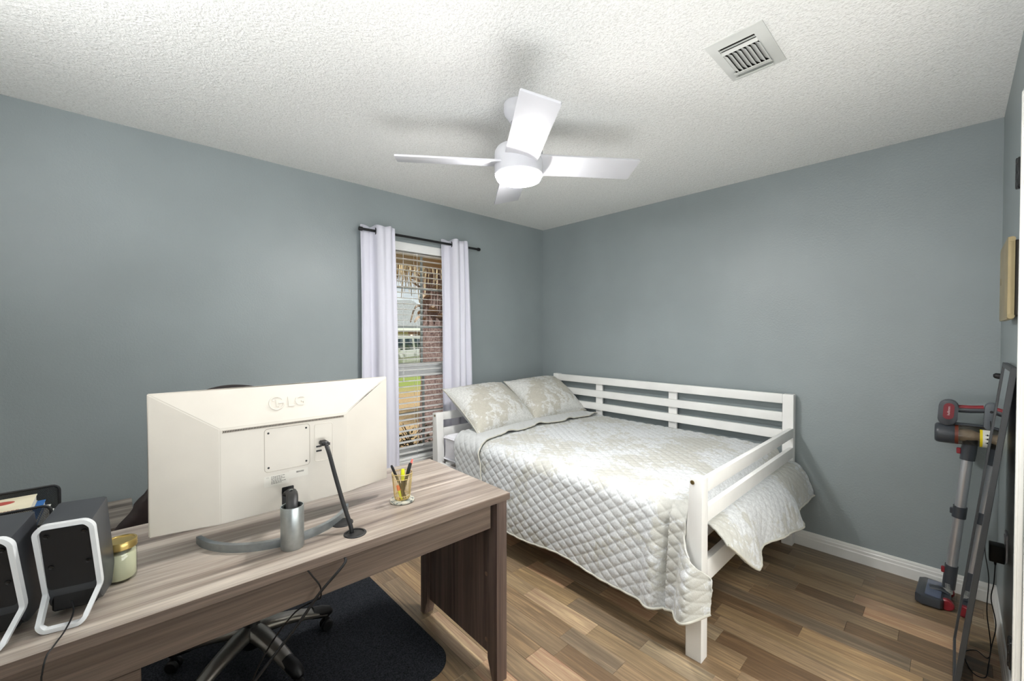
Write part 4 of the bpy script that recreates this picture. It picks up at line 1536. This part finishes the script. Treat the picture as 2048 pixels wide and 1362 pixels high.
# ------------------------------------------------------------------ leaning mirror
mi = thing('leaning_mirror', 'tall narrow dark framed mirror leaning against the right wall', 'mirror', (2.955, -.71, 0))
my0, my1 = -.905, -.510
b0 = Vector((2.956, 0, 0.0)); t0 = Vector((3.086, 0, 1.243))
up = (t0 - b0).normalized()
nr = Vector((-up.z, 0, up.x))     # faces the room
L_ = (t0 - b0).length
MM = axes(tuple(b0 + Vector((.0, 0, .0022))), (0, 1, 0), tuple(up), tuple(nr))
fw = .018
bm = B()
for (a, b, c, d) in ((my0, my0 + fw, 0, L_), (my1 - fw, my1, 0, L_), (my0 + fw, my1 - fw, 0, fw), (my0 + fw, my1 - fw, L_ - fw, L_)):
    bx(bm, a, b, c, d, -.012, .004, .0015, 1, MM)
obj('mirror_frame', bm, M_FRAME, mi, world=True)
bm = B(); bx(bm, my0 + fw * .8, my1 - fw * .8, fw * .8, L_ - fw * .8, -.004, .0, 0, 1, MM)
obj('mirror_glass', bm, M_MIRROR, mi, world=True)
bm = B(); bx(bm, my0 + .004, my1 - .004, .004, L_ - .004, -.011, -.006, 0, 1, MM)
obj('backing_board', bm, plain('brown_board', (104, 84, 64), .9), mi, world=True)

# black peg on the wall by the mirror top
pg = thing('wall_peg', 'short black rounded peg sticking out beside the mirror top', 'hook', (3.10, -.33, 1.176))
bm = B(); tube(bm, [(3.096, -.33, 1.172), (3.082, -.33, 1.174), (3.070, -.33, 1.176), (3.064, -.33, 1.176)], [.012, .013, .012, .006], 14)
obj('peg', bm, M_BLKPL, pg, 50, world=True)
bm = B(); lathe(bm, [(0, .004), (.016, .004), (.018, 0)], 18, mtx=axes((3.10, -.33, 1.172), (0, 1, 0), (0, 0, 1), (-1, 0, 0)))
obj('peg_base', bm, M_BLKPL, pg, 50, world=True)

# ------------------------------------------------------------------ gold panel cover
gp = thing('wall_panel_cover', 'shallow gold metal panel cover with an arrow mark on the right wall', 'wall panel', (3.10, -.78, 1.56))
PY0, PY1, PZ0, PZ1 = -.975, -.60, 1.415, 1.700
bm = B()
bx(bm, 3.083, 3.0995, PY0 + .012, PY1 - .012, PZ0 + .012, PZ1 - .012, .002)
obj('panel_box', bm, plain('dark_panel_box', (52, 46, 36), .6), gp, world=True)
bm = B()
prism(bm, rpoly(PY0, PY1, PZ0, PZ1, .014, 5), 3.067, 3.083, YZ(), bev=.006)
obj('panel_door', bm, M_PANELG, gp, 40, world=True)
for zz in (PZ0 + .010, PZ1 - .010):
    bm = B()
    tube(bm, [(3.0755, PY0 - .002, zz), (3.0755, PY1 + .002, zz)], .0088, 14)
    obj('edge_roll', bm, M_PANELG, gp, 40, world=True)
bm = B(); prism(bm, [(PY1 - .075, 1.556), (PY1 - .040, 1.556), (PY1 - .0575, 1.582)], 3.0662, 3.0672, YZ())
obj('arrow_mark', bm, plain('arrow_print', (120, 102, 66), .5), gp, world=True)

# ------------------------------------------------------------------ outlet, adapter, cord
ot = thing('wall_outlet', 'white duplex outlet plate low on the right wall', 'outlet', (3.10, -.585, .50))
bm = B(); prism(bm, rpoly(-.622, -.548, .440, .556, .006, 4), 3.0935, 3.0995, YZ(), bev=.002)
obj('cover_plate', bm, M_WHITE, ot, 40, world=True)
bm = B(); prism(bm, rpoly(-.603, -.567, .512, .546, .010, 4), 3.0905, 3.094, YZ())
obj('receptacle', bm, M_WHITE, ot, 40, world=True)
ad = thing('power_adapter', 'black plug-in charger hanging from the wall outlet', 'charger', (3.07, -.585, .42))
bm = B(); bx(bm, 3.050, 3.0925, -.612, -.560, .430, .500, .004, 2)
body = obj('adapter_body', bm, M_BLKPL, ad, 40, world=True)
bm = B(); tube(bm, [(3.068, -.586, .430), (3.068, -.586, .412)], [.005, .003], 8)
obj('strain_relief', bm, M_BLKPL, body)
cordthing('thin black charger cord looping from the outlet to the vacuum', [(3.068, -.586, .412), (3.066, -.57, .33), (3.060, -.55, .25), (3.072, -.60, .17), (3.058, -.66, .10), (3.050, -.70, .05), (3.040, -.74, .012), (3.005, -.72, .004), (2.985, -.60, .004), (3.02, -.54, .004), (3.052, -.60, .02), (3.058, -.62, .09),
            (3.050, -.52, .18), (3.056, -.46, .30), (3.045, -.42, .42), (3.058, -.36, .56), (3.046, -.30, .68), (3.060, -.25, .78), (3.066, -.235, .86), (3.062, -.232, .955)], .0017, 'charger_cord', 'cable')

# ------------------------------------------------------------------ stick vacuum
vc = thing('stick_vacuum', 'grey and red cordless stick vacuum standing in the corner', 'vacuum cleaner', (2.93, -.17, 0))
T0, T1 = Vector((2.937, -.150, .110)), Vector((2.996, -.172, .800))
td = (T1 - T0).normalized()
def tp(z):
    return T0 + td * ((z - T0.z) / td.z)
def vtube(nm, z0, z1, r, mat, n=18):
    bm = B(); tube(bm, [tp(z0), tp(z1)], r, n)
    return obj(nm, bm, mat, vc, 40, world=True)
vtube('tube', .500, .760, .0205, M_GREYMET); vtube('tube', .190, .450, .0205, M_GREYMET)
j = vtube('tube_joint', .448, .505, .0255, M_DKGREY)
bm = B(); bx(bm, tp(.48).x - .034, tp(.48).x - .020, -.168, -.150, .462, .490, .003)
obj('release_button', bm, M_DKGREY, j)
vtube('lower_sleeve', .075, .195, .0245, M_DKGREY)
bm = B(); bx(bm, tp(.16).x - .034, tp(.16).x - .020, -.165, -.145, .150, .178, .003)
obj('release_button', bm, M_RED, vc, 40, world=True)
bm = B()
for k in range(9):
    z = .052 + k * .006
    lathe(bm, [(.0, -.003), (.015, -.003), (.0175, 0), (.015, .003), (0, .003)], 14, (2.934 - .0, -.158, z))
obj('hose_bellows', bm, plain('bellows_grey', (148, 150, 146), .5), vc, 40, world=True)
# floor head
bm = B()
prism(bm, [(-.118, -.010), (-.112, -.078), (-.095, -.090), (.10, -.090), (.116, -.075), (.122, -.010), (.10, .012), (-.10, .012)], .006, .052,
      Matrix.Translation((2.833, -.165, 0)) @ Matrix.Rotation(R(88), 4, 'Z'), bev=.008)
hd = obj('floor_head', bm, M_DKGREY, vc, 40, world=True)
bm = B()
prism(bm, rpoly(-.095, .095, -.080, -.022, .012, 4), .050, .058, Matrix.Translation((2.833, -.165, 0)) @ Matrix.Rotation(R(88), 4, 'Z'), bev=.003)
obj('clear_window', bm, plain('brush_window', (96, 106, 128), .15), hd, 40)
bm = B()
tube(bm, smooth_path([(2.868, -.168, .056), (2.900, -.165, .062), (2.922, -.163, .056), (2.934, -.160, .050)], 5), .016, 10, True, (1.3, .7))
obj('neck', bm, M_DKGREY, vc, 50, world=True)
for yy in (-.242, -.088):
    bm = B()
    lathe(bm, [(0, -.014), (.022, -.014), (.0265, -.010), (.0275, 0), (.0265, .010), (.022, .014), (0, .014)], 20, mtx=axes((2.930, yy, .0275), (1, 0, 0), (0, 0, 1), (0, 1, 0)))
    w = obj('wheel', bm, M_RED, vc, 40, world=True)
bm = B(); bx(bm, 2.915, 2.945, -.228, -.102, .030, .050, .005)
obj('axle_block', bm, M_DKGREY, vc, 40, world=True)
# hand unit: cylinder along x
VY, VZ = -.190, .868
XM = lambda x: axes((x, VY, VZ), (0, 1, 0), (0, 0, 1), (1, 0, 0))
bm = B(); lathe(bm, [(0, 0), (.040, 0), (.047, .006), (.049, .016), (.049, .066), (.0475, .070), (0, .070)], 32, mtx=XM(2.878))
obj('motor_cap', bm, M_DKGREY, vc, 40, world=True)
bm = B(); lathe(bm, [(.0, 0), (.0480, 0), (.0480, .012), (0, .012)], 32, mtx=XM(2.948))
obj('seal_ring', bm, plain('rust_ring', (110, 48, 30), .4), vc, 40, world=True)
bm = B(); lathe(bm, [(.0475, 0), (.0475, .120), (.046, .124), (.045, .124), (.0455, .120), (.0455, 0), (.0475, 0)], 32, mtx=XM(2.960))
obj('dust_bin', bm, M_SMOKE, vc, 40, world=True)
bm = B(); lathe(bm, [(0, 0), (.030, 0), (.030, .040), (.018, .070), (.018, .112), (0, .112)], 28, mtx=XM(2.962))
obj('filter_core', bm, plain('filter_core', (178, 168, 150), .45), vc, 40, world=True)
bm = B()
a0_, a1_ = R(200), R(320)
def sticker(x0, x1, r, a, b, n=14):
    V = []
    for i in range(n + 1):
        t = a + (b - a) * i / n
        V.append([bm.verts.new((x, VY + r * math.sin(t) , VZ + r * math.cos(t))) for x in (x0, x1)])
    for i in range(n):
        bm.faces.new((V[i][0], V[i + 1][0], V[i + 1][1], V[i][1]))
sticker(3.030, 3.078, .0480, R(195), R(325))
st = obj('sticker', bm, plain('white_sticker', (224, 224, 216), .5), vc, 60, world=True)
for xa, xb in ((3.030, 3.039), (3.070, 3.078)):
    bm = B(); sticker(xa, xb, .0483, R(195), R(325))
    obj('sticker_band', bm, plain('yellow_band', (228, 206, 20), .5), st, 60)
bm = B()
for ang in (292, 270, 247):
    t = R(ang)
    c = Vector((3.054, VY + .0486 * math.sin(t), VZ + .0486 * math.cos(t)))
    ez = Vector((0, math.sin(t), math.cos(t))); ey = Vector((0, -math.cos(t), math.sin(t))) * -1
    m4 = axes(tuple(c), (1, 0, 0), tuple(ey), tuple(ez))
    prism(bm, [(-.007, -.0012), (.007, -.0012), (.007, .0012), (-.007, .0012)], -.0003, .0004, m4)
    prism(bm, [(-.003, -.004), (.003, -.004), (.002, .004), (-.002, .004)], -.0003, .0005, m4)
obj('sticker_print', bm, plain('black_print', (26, 26, 28), .6), st)
bm = B(); lathe(bm, [(0, 0), (.044, 0), (.046, .004), (.042, .010), (0, .010)], 28, mtx=XM(3.080))
obj('bin_end', bm, M_DKGREY, vc, 40, world=True)
# inlet elbow from the tube to the cylinder
bm = B(); tube(bm, [tp(.745), tp(.79), Vector((3.000, -.180, .825)), Vector((3.000, -.188, .855))], [.0265, .0285, .026, .028], 18)
el = obj('inlet_elbow', bm, M_DKGREY, vc, 40, world=True)
bm = B(); bx(bm, tp(.78).x - .040, tp(.78).x - .024, -.185, -.165, .772, .800, .003)
obj('release_latch', bm, M_RED, el)
# control pod with red window
bm = B()
prism(bm, rpoly(-.0345, .0345, 0, .125, .033, 8), -.030, .030, axes((2.920, VY, .912), (1, 0, .0), (.06, 0, 1), (0, -1, 0)), bev=.003)
pod = obj('control_pod', bm, M_DKGREY, vc, 40, world=True)
bm = B(); prism(bm, rpoly(-.019, .019, .030, .110, .018, 8), .0295, .0322, axes((2.922, VY, .912), (1, 0, 0), (.06, 0, 1), (0, -1, 0)))
pw = obj('red_window', bm, plain('red_window', (120, 16, 32), .45), pod, 40)
bm = text_mesh('kulltmm', .0135, .0002)
bmesh.ops.transform(bm, matrix=axes((2.9265, VY - .0325, .984), (.06, 0, 1), (-1, 0, .06), (0, -1, 0)), verts=bm.verts)
obj('emblem_print', bm, plain('white_print', (214, 200, 200), .5), pw)
bm = B(); tube(bm, [(2.945, VY, .992), (3.00, VY, .994), (3.045, VY, 1.000)], .0155, 14)
gh = obj('grip', bm, M_DKGREY, vc, 50, world=True)
bm = B(); tube(bm, [(2.95, VY - .004, 1.004), (3.00, VY - .004, 1.006), (3.042, VY - .004, 1.011)], .0105, 10)
obj('grip_inlay', bm, M_RED, gh, 50)
bm = B(); bx(bm, 2.93, 3.05, VY - .018, VY + .018, .916, .926, .004)
obj('lower_bridge', bm, M_DKGREY, vc, 40, world=True)
bm = B()
prism(bm, rpoly(-.021, .021, 0, .128, .020, 8), -.024, .024, axes((3.062, VY, .908), (1, 0, 0), (.04, 0, 1), (0, -1, 0)), bev=.003)
bt = obj('battery_pack', bm, plain('battery_grey', (86, 92, 98), .4), vc, 40, world=True)
bm = B(); lathe(bm, [(0, .002), (.004, .002), (.006, 0)], 12, mtx=axes((3.066, VY - .024, .995), (1, 0, 0), (0, 0, 1), (0, -1, 0)))
obj('charge_port', bm, M_BLKPL, bt)

# ------------------------------------------------------------------ outdoors
GZ = -.5
m = Mat('lawn', (150, 160, 90), .95, 0, .1)
v = m.coord()
f = m.noise(v, .5, 3, .6)
f2 = m.noise(v, 30, 4, .7)
sx = m.n('ShaderNodeSeparateXYZ'); m.l(v, sx.inputs[0])
cmx = m.n('ShaderNodeMapRange'); cmx.inputs[1].default_value = -8.5; cmx.inputs[2].default_value = -11.0
m.l(sx.outputs[0], cmx.inputs[0])
green = m.ramp(f2, [(.3, (118, 140, 60)), (.7, (182, 190, 112))])
tan = m.ramp(f2, [(.3, (160, 128, 92)), (.7, (224, 192, 148))])
m.color(m.mix(cmx.outputs[0], tan, green))
m.bump(f2, .6, .03)
bm = B(); bx(bm, -70, -TH - .1, -40, 60, GZ - .3, GZ)
struct('ground', bm, m.m, label='patchy lawn outside the window')
bm2 = B(); bx(bm2, -26, -17.6, -40, 60, GZ - .02, GZ + .004)
struct('pavement', bm2, plain('pale_concrete', (188, 186, 180), .9, var=.06, vs=3), label='pale concrete drive beyond the lawn')

# palm tree
PC = Vector((-3.10, .640))
palm = thing('palm_tree', 'palm with shaggy brown trunk and hanging dry fronds outside the window', 'palm tree', (PC.x, PC.y, GZ))
def bark():
    m = Mat('palm_bark', (150, 120, 112), .95, 0, .1)
    v = m.coord((1, 1, .8))
    f = m.noise(v, 30, 8, .8, 1.0)
    m.color(m.ramp(f, [(.34, (70, 58, 60)), (.46, (150, 124, 122)), (.56, (190, 166, 162)), (.68, (226, 212, 206))]))
    m.bump(m.noise(v, 44, 6, .75, .8), .9, .03)
    return m.m
M_BARK = bark()
bm = B()
def trunk(u, v):
    a = 2 * PI * u
    z = GZ + v * 3.6
    r = .205 + .035 * max(0, 1 - v * 4) + .030 * noise.noise(Vector((math.cos(a) * 3, math.sin(a) * 3, z * 3.2))) + .018 * noise.noise(Vector((math.cos(a) * 9, math.sin(a) * 9, z * 9)))
    return (PC.x + r * math.cos(a), PC.y + r * math.sin(a), z)
grid(bm, trunk, 40, 110)
bmesh.ops.remove_doubles(bm, verts=bm.verts, dist=.0005)
obj('trunk', bm, M_BARK, palm, 80, world=True)
M_BOOT = woodmat('frond_boot', [(.3, (124, 106, 98)), (.5, (172, 150, 134)), (.7, (210, 192, 174))], 2, 30, 3, .9)
r5 = random.Random(11)
for k in range(34):
    a = k * 2.39996
    z = 1.62 + (k // 3) * .115 + r5.uniform(-.03, .03)
    d = Vector((math.cos(a), math.sin(a), 0)); s = Vector((-d.y, d.x, 0))
    base = Vector((PC.x, PC.y, z)) + d * .17
    L = r5.uniform(.20, .34); drop = r5.uniform(-.28, .10) if z < 2.0 else r5.uniform(.02, .2)
    bm = B()
    V = []
    for j in range(5):
        t = j / 4
        c = base + d * L * t * (1 - .25 * t) + Vector((0, 0, drop * t * t + .06 * math.sin(t * 3)))
        w = .095 * (1 - t * .75)
        V.append([bm.verts.new(c + s * w * q + d * (-.02 * abs(q)) + Vector((0, 0, hh))) for q, hh in ((-1, 0), (0, .02), (1, 0), (0, -.02))])
    for A_, B_ in zip(V, V[1:]):
        for q in range(4):
            bm.faces.new((A_[q], A_[(q + 1) % 4], B_[(q + 1) % 4], B_[q]))
    bm.faces.new(V[0]); bm.faces.new(V[-1][::-1])
    obj('frond_boot', bm, M_BOOT, palm, 60, world=True)
M_DRY = plain('dry_frond', (206, 180, 148), .9, var=.3, vs=12)
for k in range(46):
    a = k * 2.39996 + .3
    d = Vector((math.cos(a), math.sin(a), 0)); s = Vector((-d.y, d.x, 0))
    base = Vector((PC.x, PC.y, 3.0 + r5.uniform(-.15, .2))) + d * .2
    reach = r5.uniform(.35, 1.25)
    bm = B()
    mid = base + d * reach * .6 + Vector((0, 0, .15))
    end = base + d * reach + Vector((0, 0, -r5.uniform(.15, .35)))
    tube(bm, smooth_path([base, mid, end], 4), [.014] * 8 + [.006], 5)
    for q in range(20):
        t = .35 + .65 * q / 19
        p = base.lerp(mid, min(1, t * 2)) if t < .5 else mid.lerp(end, (t - .5) * 2)
        p = p + s * r5.uniform(-.20, .20)
        ln = r5.uniform(.35, .85)
        w = r5.uniform(.006, .016)
        q1 = p + Vector((r5.uniform(-.08, .08), r5.uniform(-.08, .08), -ln))
        aa = [bm.verts.new(p + s * w), bm.verts.new(p - s * w), bm.verts.new(q1 - s * w * .3), bm.verts.new(q1 + s * w * .3)]
        ab = [bm.verts.new(x_.co + d * .004) for x_ in aa]
        bm.faces.new(aa); bm.faces.new(ab[::-1])
        for i in range(4):
            bm.faces.new((aa[i], aa[(i + 1) % 4], ab[(i + 1) % 4], ab[i]))
    obj('dry_frond', bm, M_DRY, palm, None, world=True)

# shrubs under the window
M_LEAF = plain('shrub_leaf', (96, 92, 60), .8, var=.4, vs=20)
M_TWIG = plain('shrub_twig', (84, 70, 56), .9)
def shrub(label, c, rad, h, seed):
    t = thing('shrub', label, 'shrub', (c[0], c[1], GZ), group='shrubs under the window')
    q = random.Random(seed)
    bm = B()
    for k in range(1500):
        a = q.uniform(0, 2 * PI); rr2 = rad * math.sqrt(q.random()); z = q.uniform(.05, 1) * h * (1 - .35 * (rr2 / rad) ** 2)
        p = Vector((c[0] + rr2 * math.cos(a), c[1] + rr2 * math.sin(a), GZ + z))
        n = Vector((q.uniform(-1, 1), q.uniform(-1, 1), q.uniform(.1, 1))).normalized()
        u = n.orthogonal().normalized(); w = n.cross(u)
        l_, b_ = q.uniform(.018, .034), q.uniform(.008, .014)
        vs = [bm.verts.new(p + u * l_), bm.verts.new(p + w * b_), bm.verts.new(p - u * l_), bm.verts.new(p - w * b_)]
        bm.faces.new(vs)
    o = obj('foliage', bm, M_LEAF, t, None, world=True, recalc=False); o['kind'] = 'stuff'
    bm = B()
    for k in range(14):
        a = q.uniform(0, 2 * PI)
        tube(bm, [(c[0], c[1], GZ), (c[0] + .4 * rad * math.cos(a), c[1] + .4 * rad * math.sin(a), GZ + h * .5), (c[0] + .85 * rad * math.cos(a), c[1] + .85 * rad * math.sin(a), GZ + h * .9)], [.012, .008, .003], 5)
    obj('stems', bm, M_TWIG, t, None, world=True)
shrub('sparse brown green shrub outside the window, left one of two', (-1.05, -1.45, 0), .42, .86, 2)
shrub('sparse brown green shrub outside the window, nearer the palm', (-1.45, -.48, 0), .46, .82, 3)

# parked car (side on, nose to the left)
car = thing('car', 'white and silver sport utility vehicle parked across the lawn', 'car', (-8.0, 2.6, GZ), 0)
M_CARW = plain('white_car_paint', (226, 226, 224), .25, var=.01)
M_CARS = plain('silver_car_paint', (186, 184, 176), .3, .3, var=.02)
M_CGL = plain('car_glass', (52, 66, 74), .08, var=.15, vs=2)
M_TYRE = plain('tyre', (28, 28, 29), .8)
cd = Vector((-.571, .821, 0)).normalized()          # along the car towards its tail
ce = Vector((cd.y, -cd.x, 0))                    # towards the viewer
CARO = Vector((-13.75, 6.02, 0)) - cd * .12 - ce * .92
CZ = GZ + .005
CM = axes((CARO.x, CARO.y, CZ), tuple(cd), (0, 0, 1), tuple(ce))   # x tailwards, y up, z towards viewer
def cpoly(poly, z0, z1, bev=0, nm='body', mat=M_CARW, sm=40):
    bm = B(); prism(bm, poly, z0, z1, CM, bev)
    return obj(nm, bm, mat, car, sm, world=True)
cpoly([(-2.35, .42), (-2.40, .75), (-2.30, 1.02), (-1.25, 1.14), (2.25, 1.16), (2.38, .95), (2.38, .48), (2.2, .38), (-2.2, .36)], -.92, .92, .06, 'body')
cpoly([(-2.36, .40), (-2.38, .62), (2.39, .64), (2.38, .42)], -.935, .935, .02, 'lower_cladding', M_CARS)
cpoly([(-1.30, 1.12), (-.62, 1.74), (-.40, 1.80), (1.95, 1.80), (2.15, 1.70), (2.30, 1.14)], -.82, .82, .06, 'cabin')
for poly in ([(-1.02, 1.17), (-.52, 1.62), (-.42, 1.66), (-.02, 1.66), (.00, 1.17)], [(.24, 1.17), (.22, 1.66), (.90, 1.66), (1.06, 1.17)], [(1.30, 1.17), (1.14, 1.66), (1.80, 1.64), (2.06, 1.18)]):
    cpoly(poly, .815, .836, .004, 'side_window', M_CGL)
cpoly([(-1.30, 1.20), (-.70, 1.72), (-.66, 1.69), (-1.24, 1.18)], -.70, .70, .0, 'windscreen', M_CGL)
cpoly([(-.98, 1.12), (-.72, 1.12), (-.72, 1.27), (-.94, 1.27)], .93, 1.08, .02, 'wing_mirror')
cpoly([(-.25, 1.835), (1.85, 1.835), (1.85, 1.86), (-.25, 1.86)], .66, .70, .01, 'roof_rail', M_CARS)
cpoly([(-2.2, .80), (2.36, .82), (2.36, .86), (-2.2, .84)], .92, .945, .006, 'trim_strip', M_CARS)
for xx in (.12, 1.16):
    cpoly([(xx, .46), (xx + .012, .46), (xx + .012, 1.14), (xx, 1.14)], .921, .9235, 0, 'door_seam', M_DKGREY)
for xx in (-.10, .98):
    cpoly([(xx - .10, .98), (xx + .08, .98), (xx + .08, 1.01), (xx - .10, 1.01)], .92, .95, .006, 'door_handle', M_CARS)
for xx in (-1.50, 1.52):
    for zz in (-.80, .80):
        bm = B()
        lathe(bm, [(0, -.11), (.20, -.11), (.34, -.11), (.37, -.08), (.37, .08), (.34, .11), (.23, .11), (.21, .09), (0, .09)], 28,
              mtx=CM @ axes((xx, .37, zz), (1, 0, 0), (0, 1, 0), (0, 0, 1)))
        w = obj('wheel', bm, M_TYRE, car, 40, world=True)
        bm = B(); lathe(bm, [(0, .105), (.06, .105), (.20, .10), (.215, .09)], 20, mtx=CM @ axes((xx, .37, zz), (1, 0, 0), (0, 1, 0), (0, 0, 1 if zz > 0 else -1)))
        obj('hub_cap', bm, M_CARS, w, 40)
car.location = (CARO.x, CARO.y, CZ)
for c in car.children:
    c.location = -car.location

# house across the street
M_BRICK = Mat('red_brick', (140, 90, 80), .9)
v = M_BRICK.coord((1, 1, 1))
bt_ = M_BRICK.n('ShaderNodeTexBrick'); bt_.inputs['Scale'].default_value = 4
bt_.inputs['Color1'].default_value = rgb(150, 96, 84); bt_.inputs['Color2'].default_value = rgb(124, 80, 72); bt_.inputs['Mortar'].default_value = rgb(176, 166, 156)
rm = M_BRICK.n('ShaderNodeMapping'); rm.inputs['Rotation'].default_value = (R(90), 0, R(90)); M_BRICK.l(v, rm.inputs['Vector'])
M_BRICK.l(rm.outputs[0], bt_.inputs['Vector']); M_BRICK.color(bt_.outputs['Color'])
M_SHING = plain('grey_shingle', (150, 152, 154), .9, var=.16, vs=14)
hs = thing('neighbour_house', 'brick house with a grey shingle hip roof across the street', 'house', (-33, 14, GZ))
HO = Vector((-29.0, 18.3, GZ))
HM = axes(tuple(HO), (-.684, -.729, 0), (-.729, .684, 0), (0, 0, 1))     # x along the front to the left, y away, z up
HM = axes(tuple(HO), (-.684, -.729, 0), (-.729, .684, 0), (0, 0, 1))
def hpart(nm, bm, mat, par=None):
    bmesh.ops.transform(bm, matrix=HM, verts=bm.verts)
    return obj(nm, bm, mat, par or hs, None, par is None)
EZ = 2.42
bm = B(); bx(bm, .5, 15, .5, 9.5, 0, EZ - .2)
hpart('wall', bm, M_BRICK.m)
bm = B()
vb = [bm.verts.new(p) for p in ((0, 0, EZ), (15.5, 0, EZ), (15.5, 10, EZ), (0, 10, EZ))]
vr = [bm.verts.new((4.2, 5, EZ + 3.0)), bm.verts.new((11.3, 5, EZ + 3.0))]
bm.faces.new((vb[0], vb[1], vr[1], vr[0])); bm.faces.new((vb[1], vb[2], vr[1])); bm.faces.new((vb[2], vb[3], vr[0], vr[1])); bm.faces.new((vb[3], vb[0], vr[0])); bm.faces.new(vb[::-1])
hpart('roof', bm, M_SHING)
bm = B(); bx(bm, -.02, 15.52, -.06, .0, EZ - .22, EZ + .02)
hpart('fascia', bm, M_TRIM)
for xx in (1.6, 7.5, 11.5):
    bm = B(); bx(bm, xx - .7, xx + .7, .44, .51, .9, 2.0, .01)
    w = hpart('window', bm, M_TRIM)
    bm = B(); bx(bm, xx - .62, xx + .62, .42, .45, .98, 1.92)
    hpart('pane', bm, M_CGL, w)
bm = B(); bx(bm, 3.4, 5.9, .44, .52, 0, 2.1, .02)
g = hpart('garage_door', bm, plain('tan_door', (196, 176, 142), .6))
bm = B(); bx(bm, 3.0, 3.14, .36, .5, 1.6, 1.85, .02)
hpart('porch_lamp', bm, emit_mat('lit_porch_lamp', (1, .8, .5, 1), 3.0))
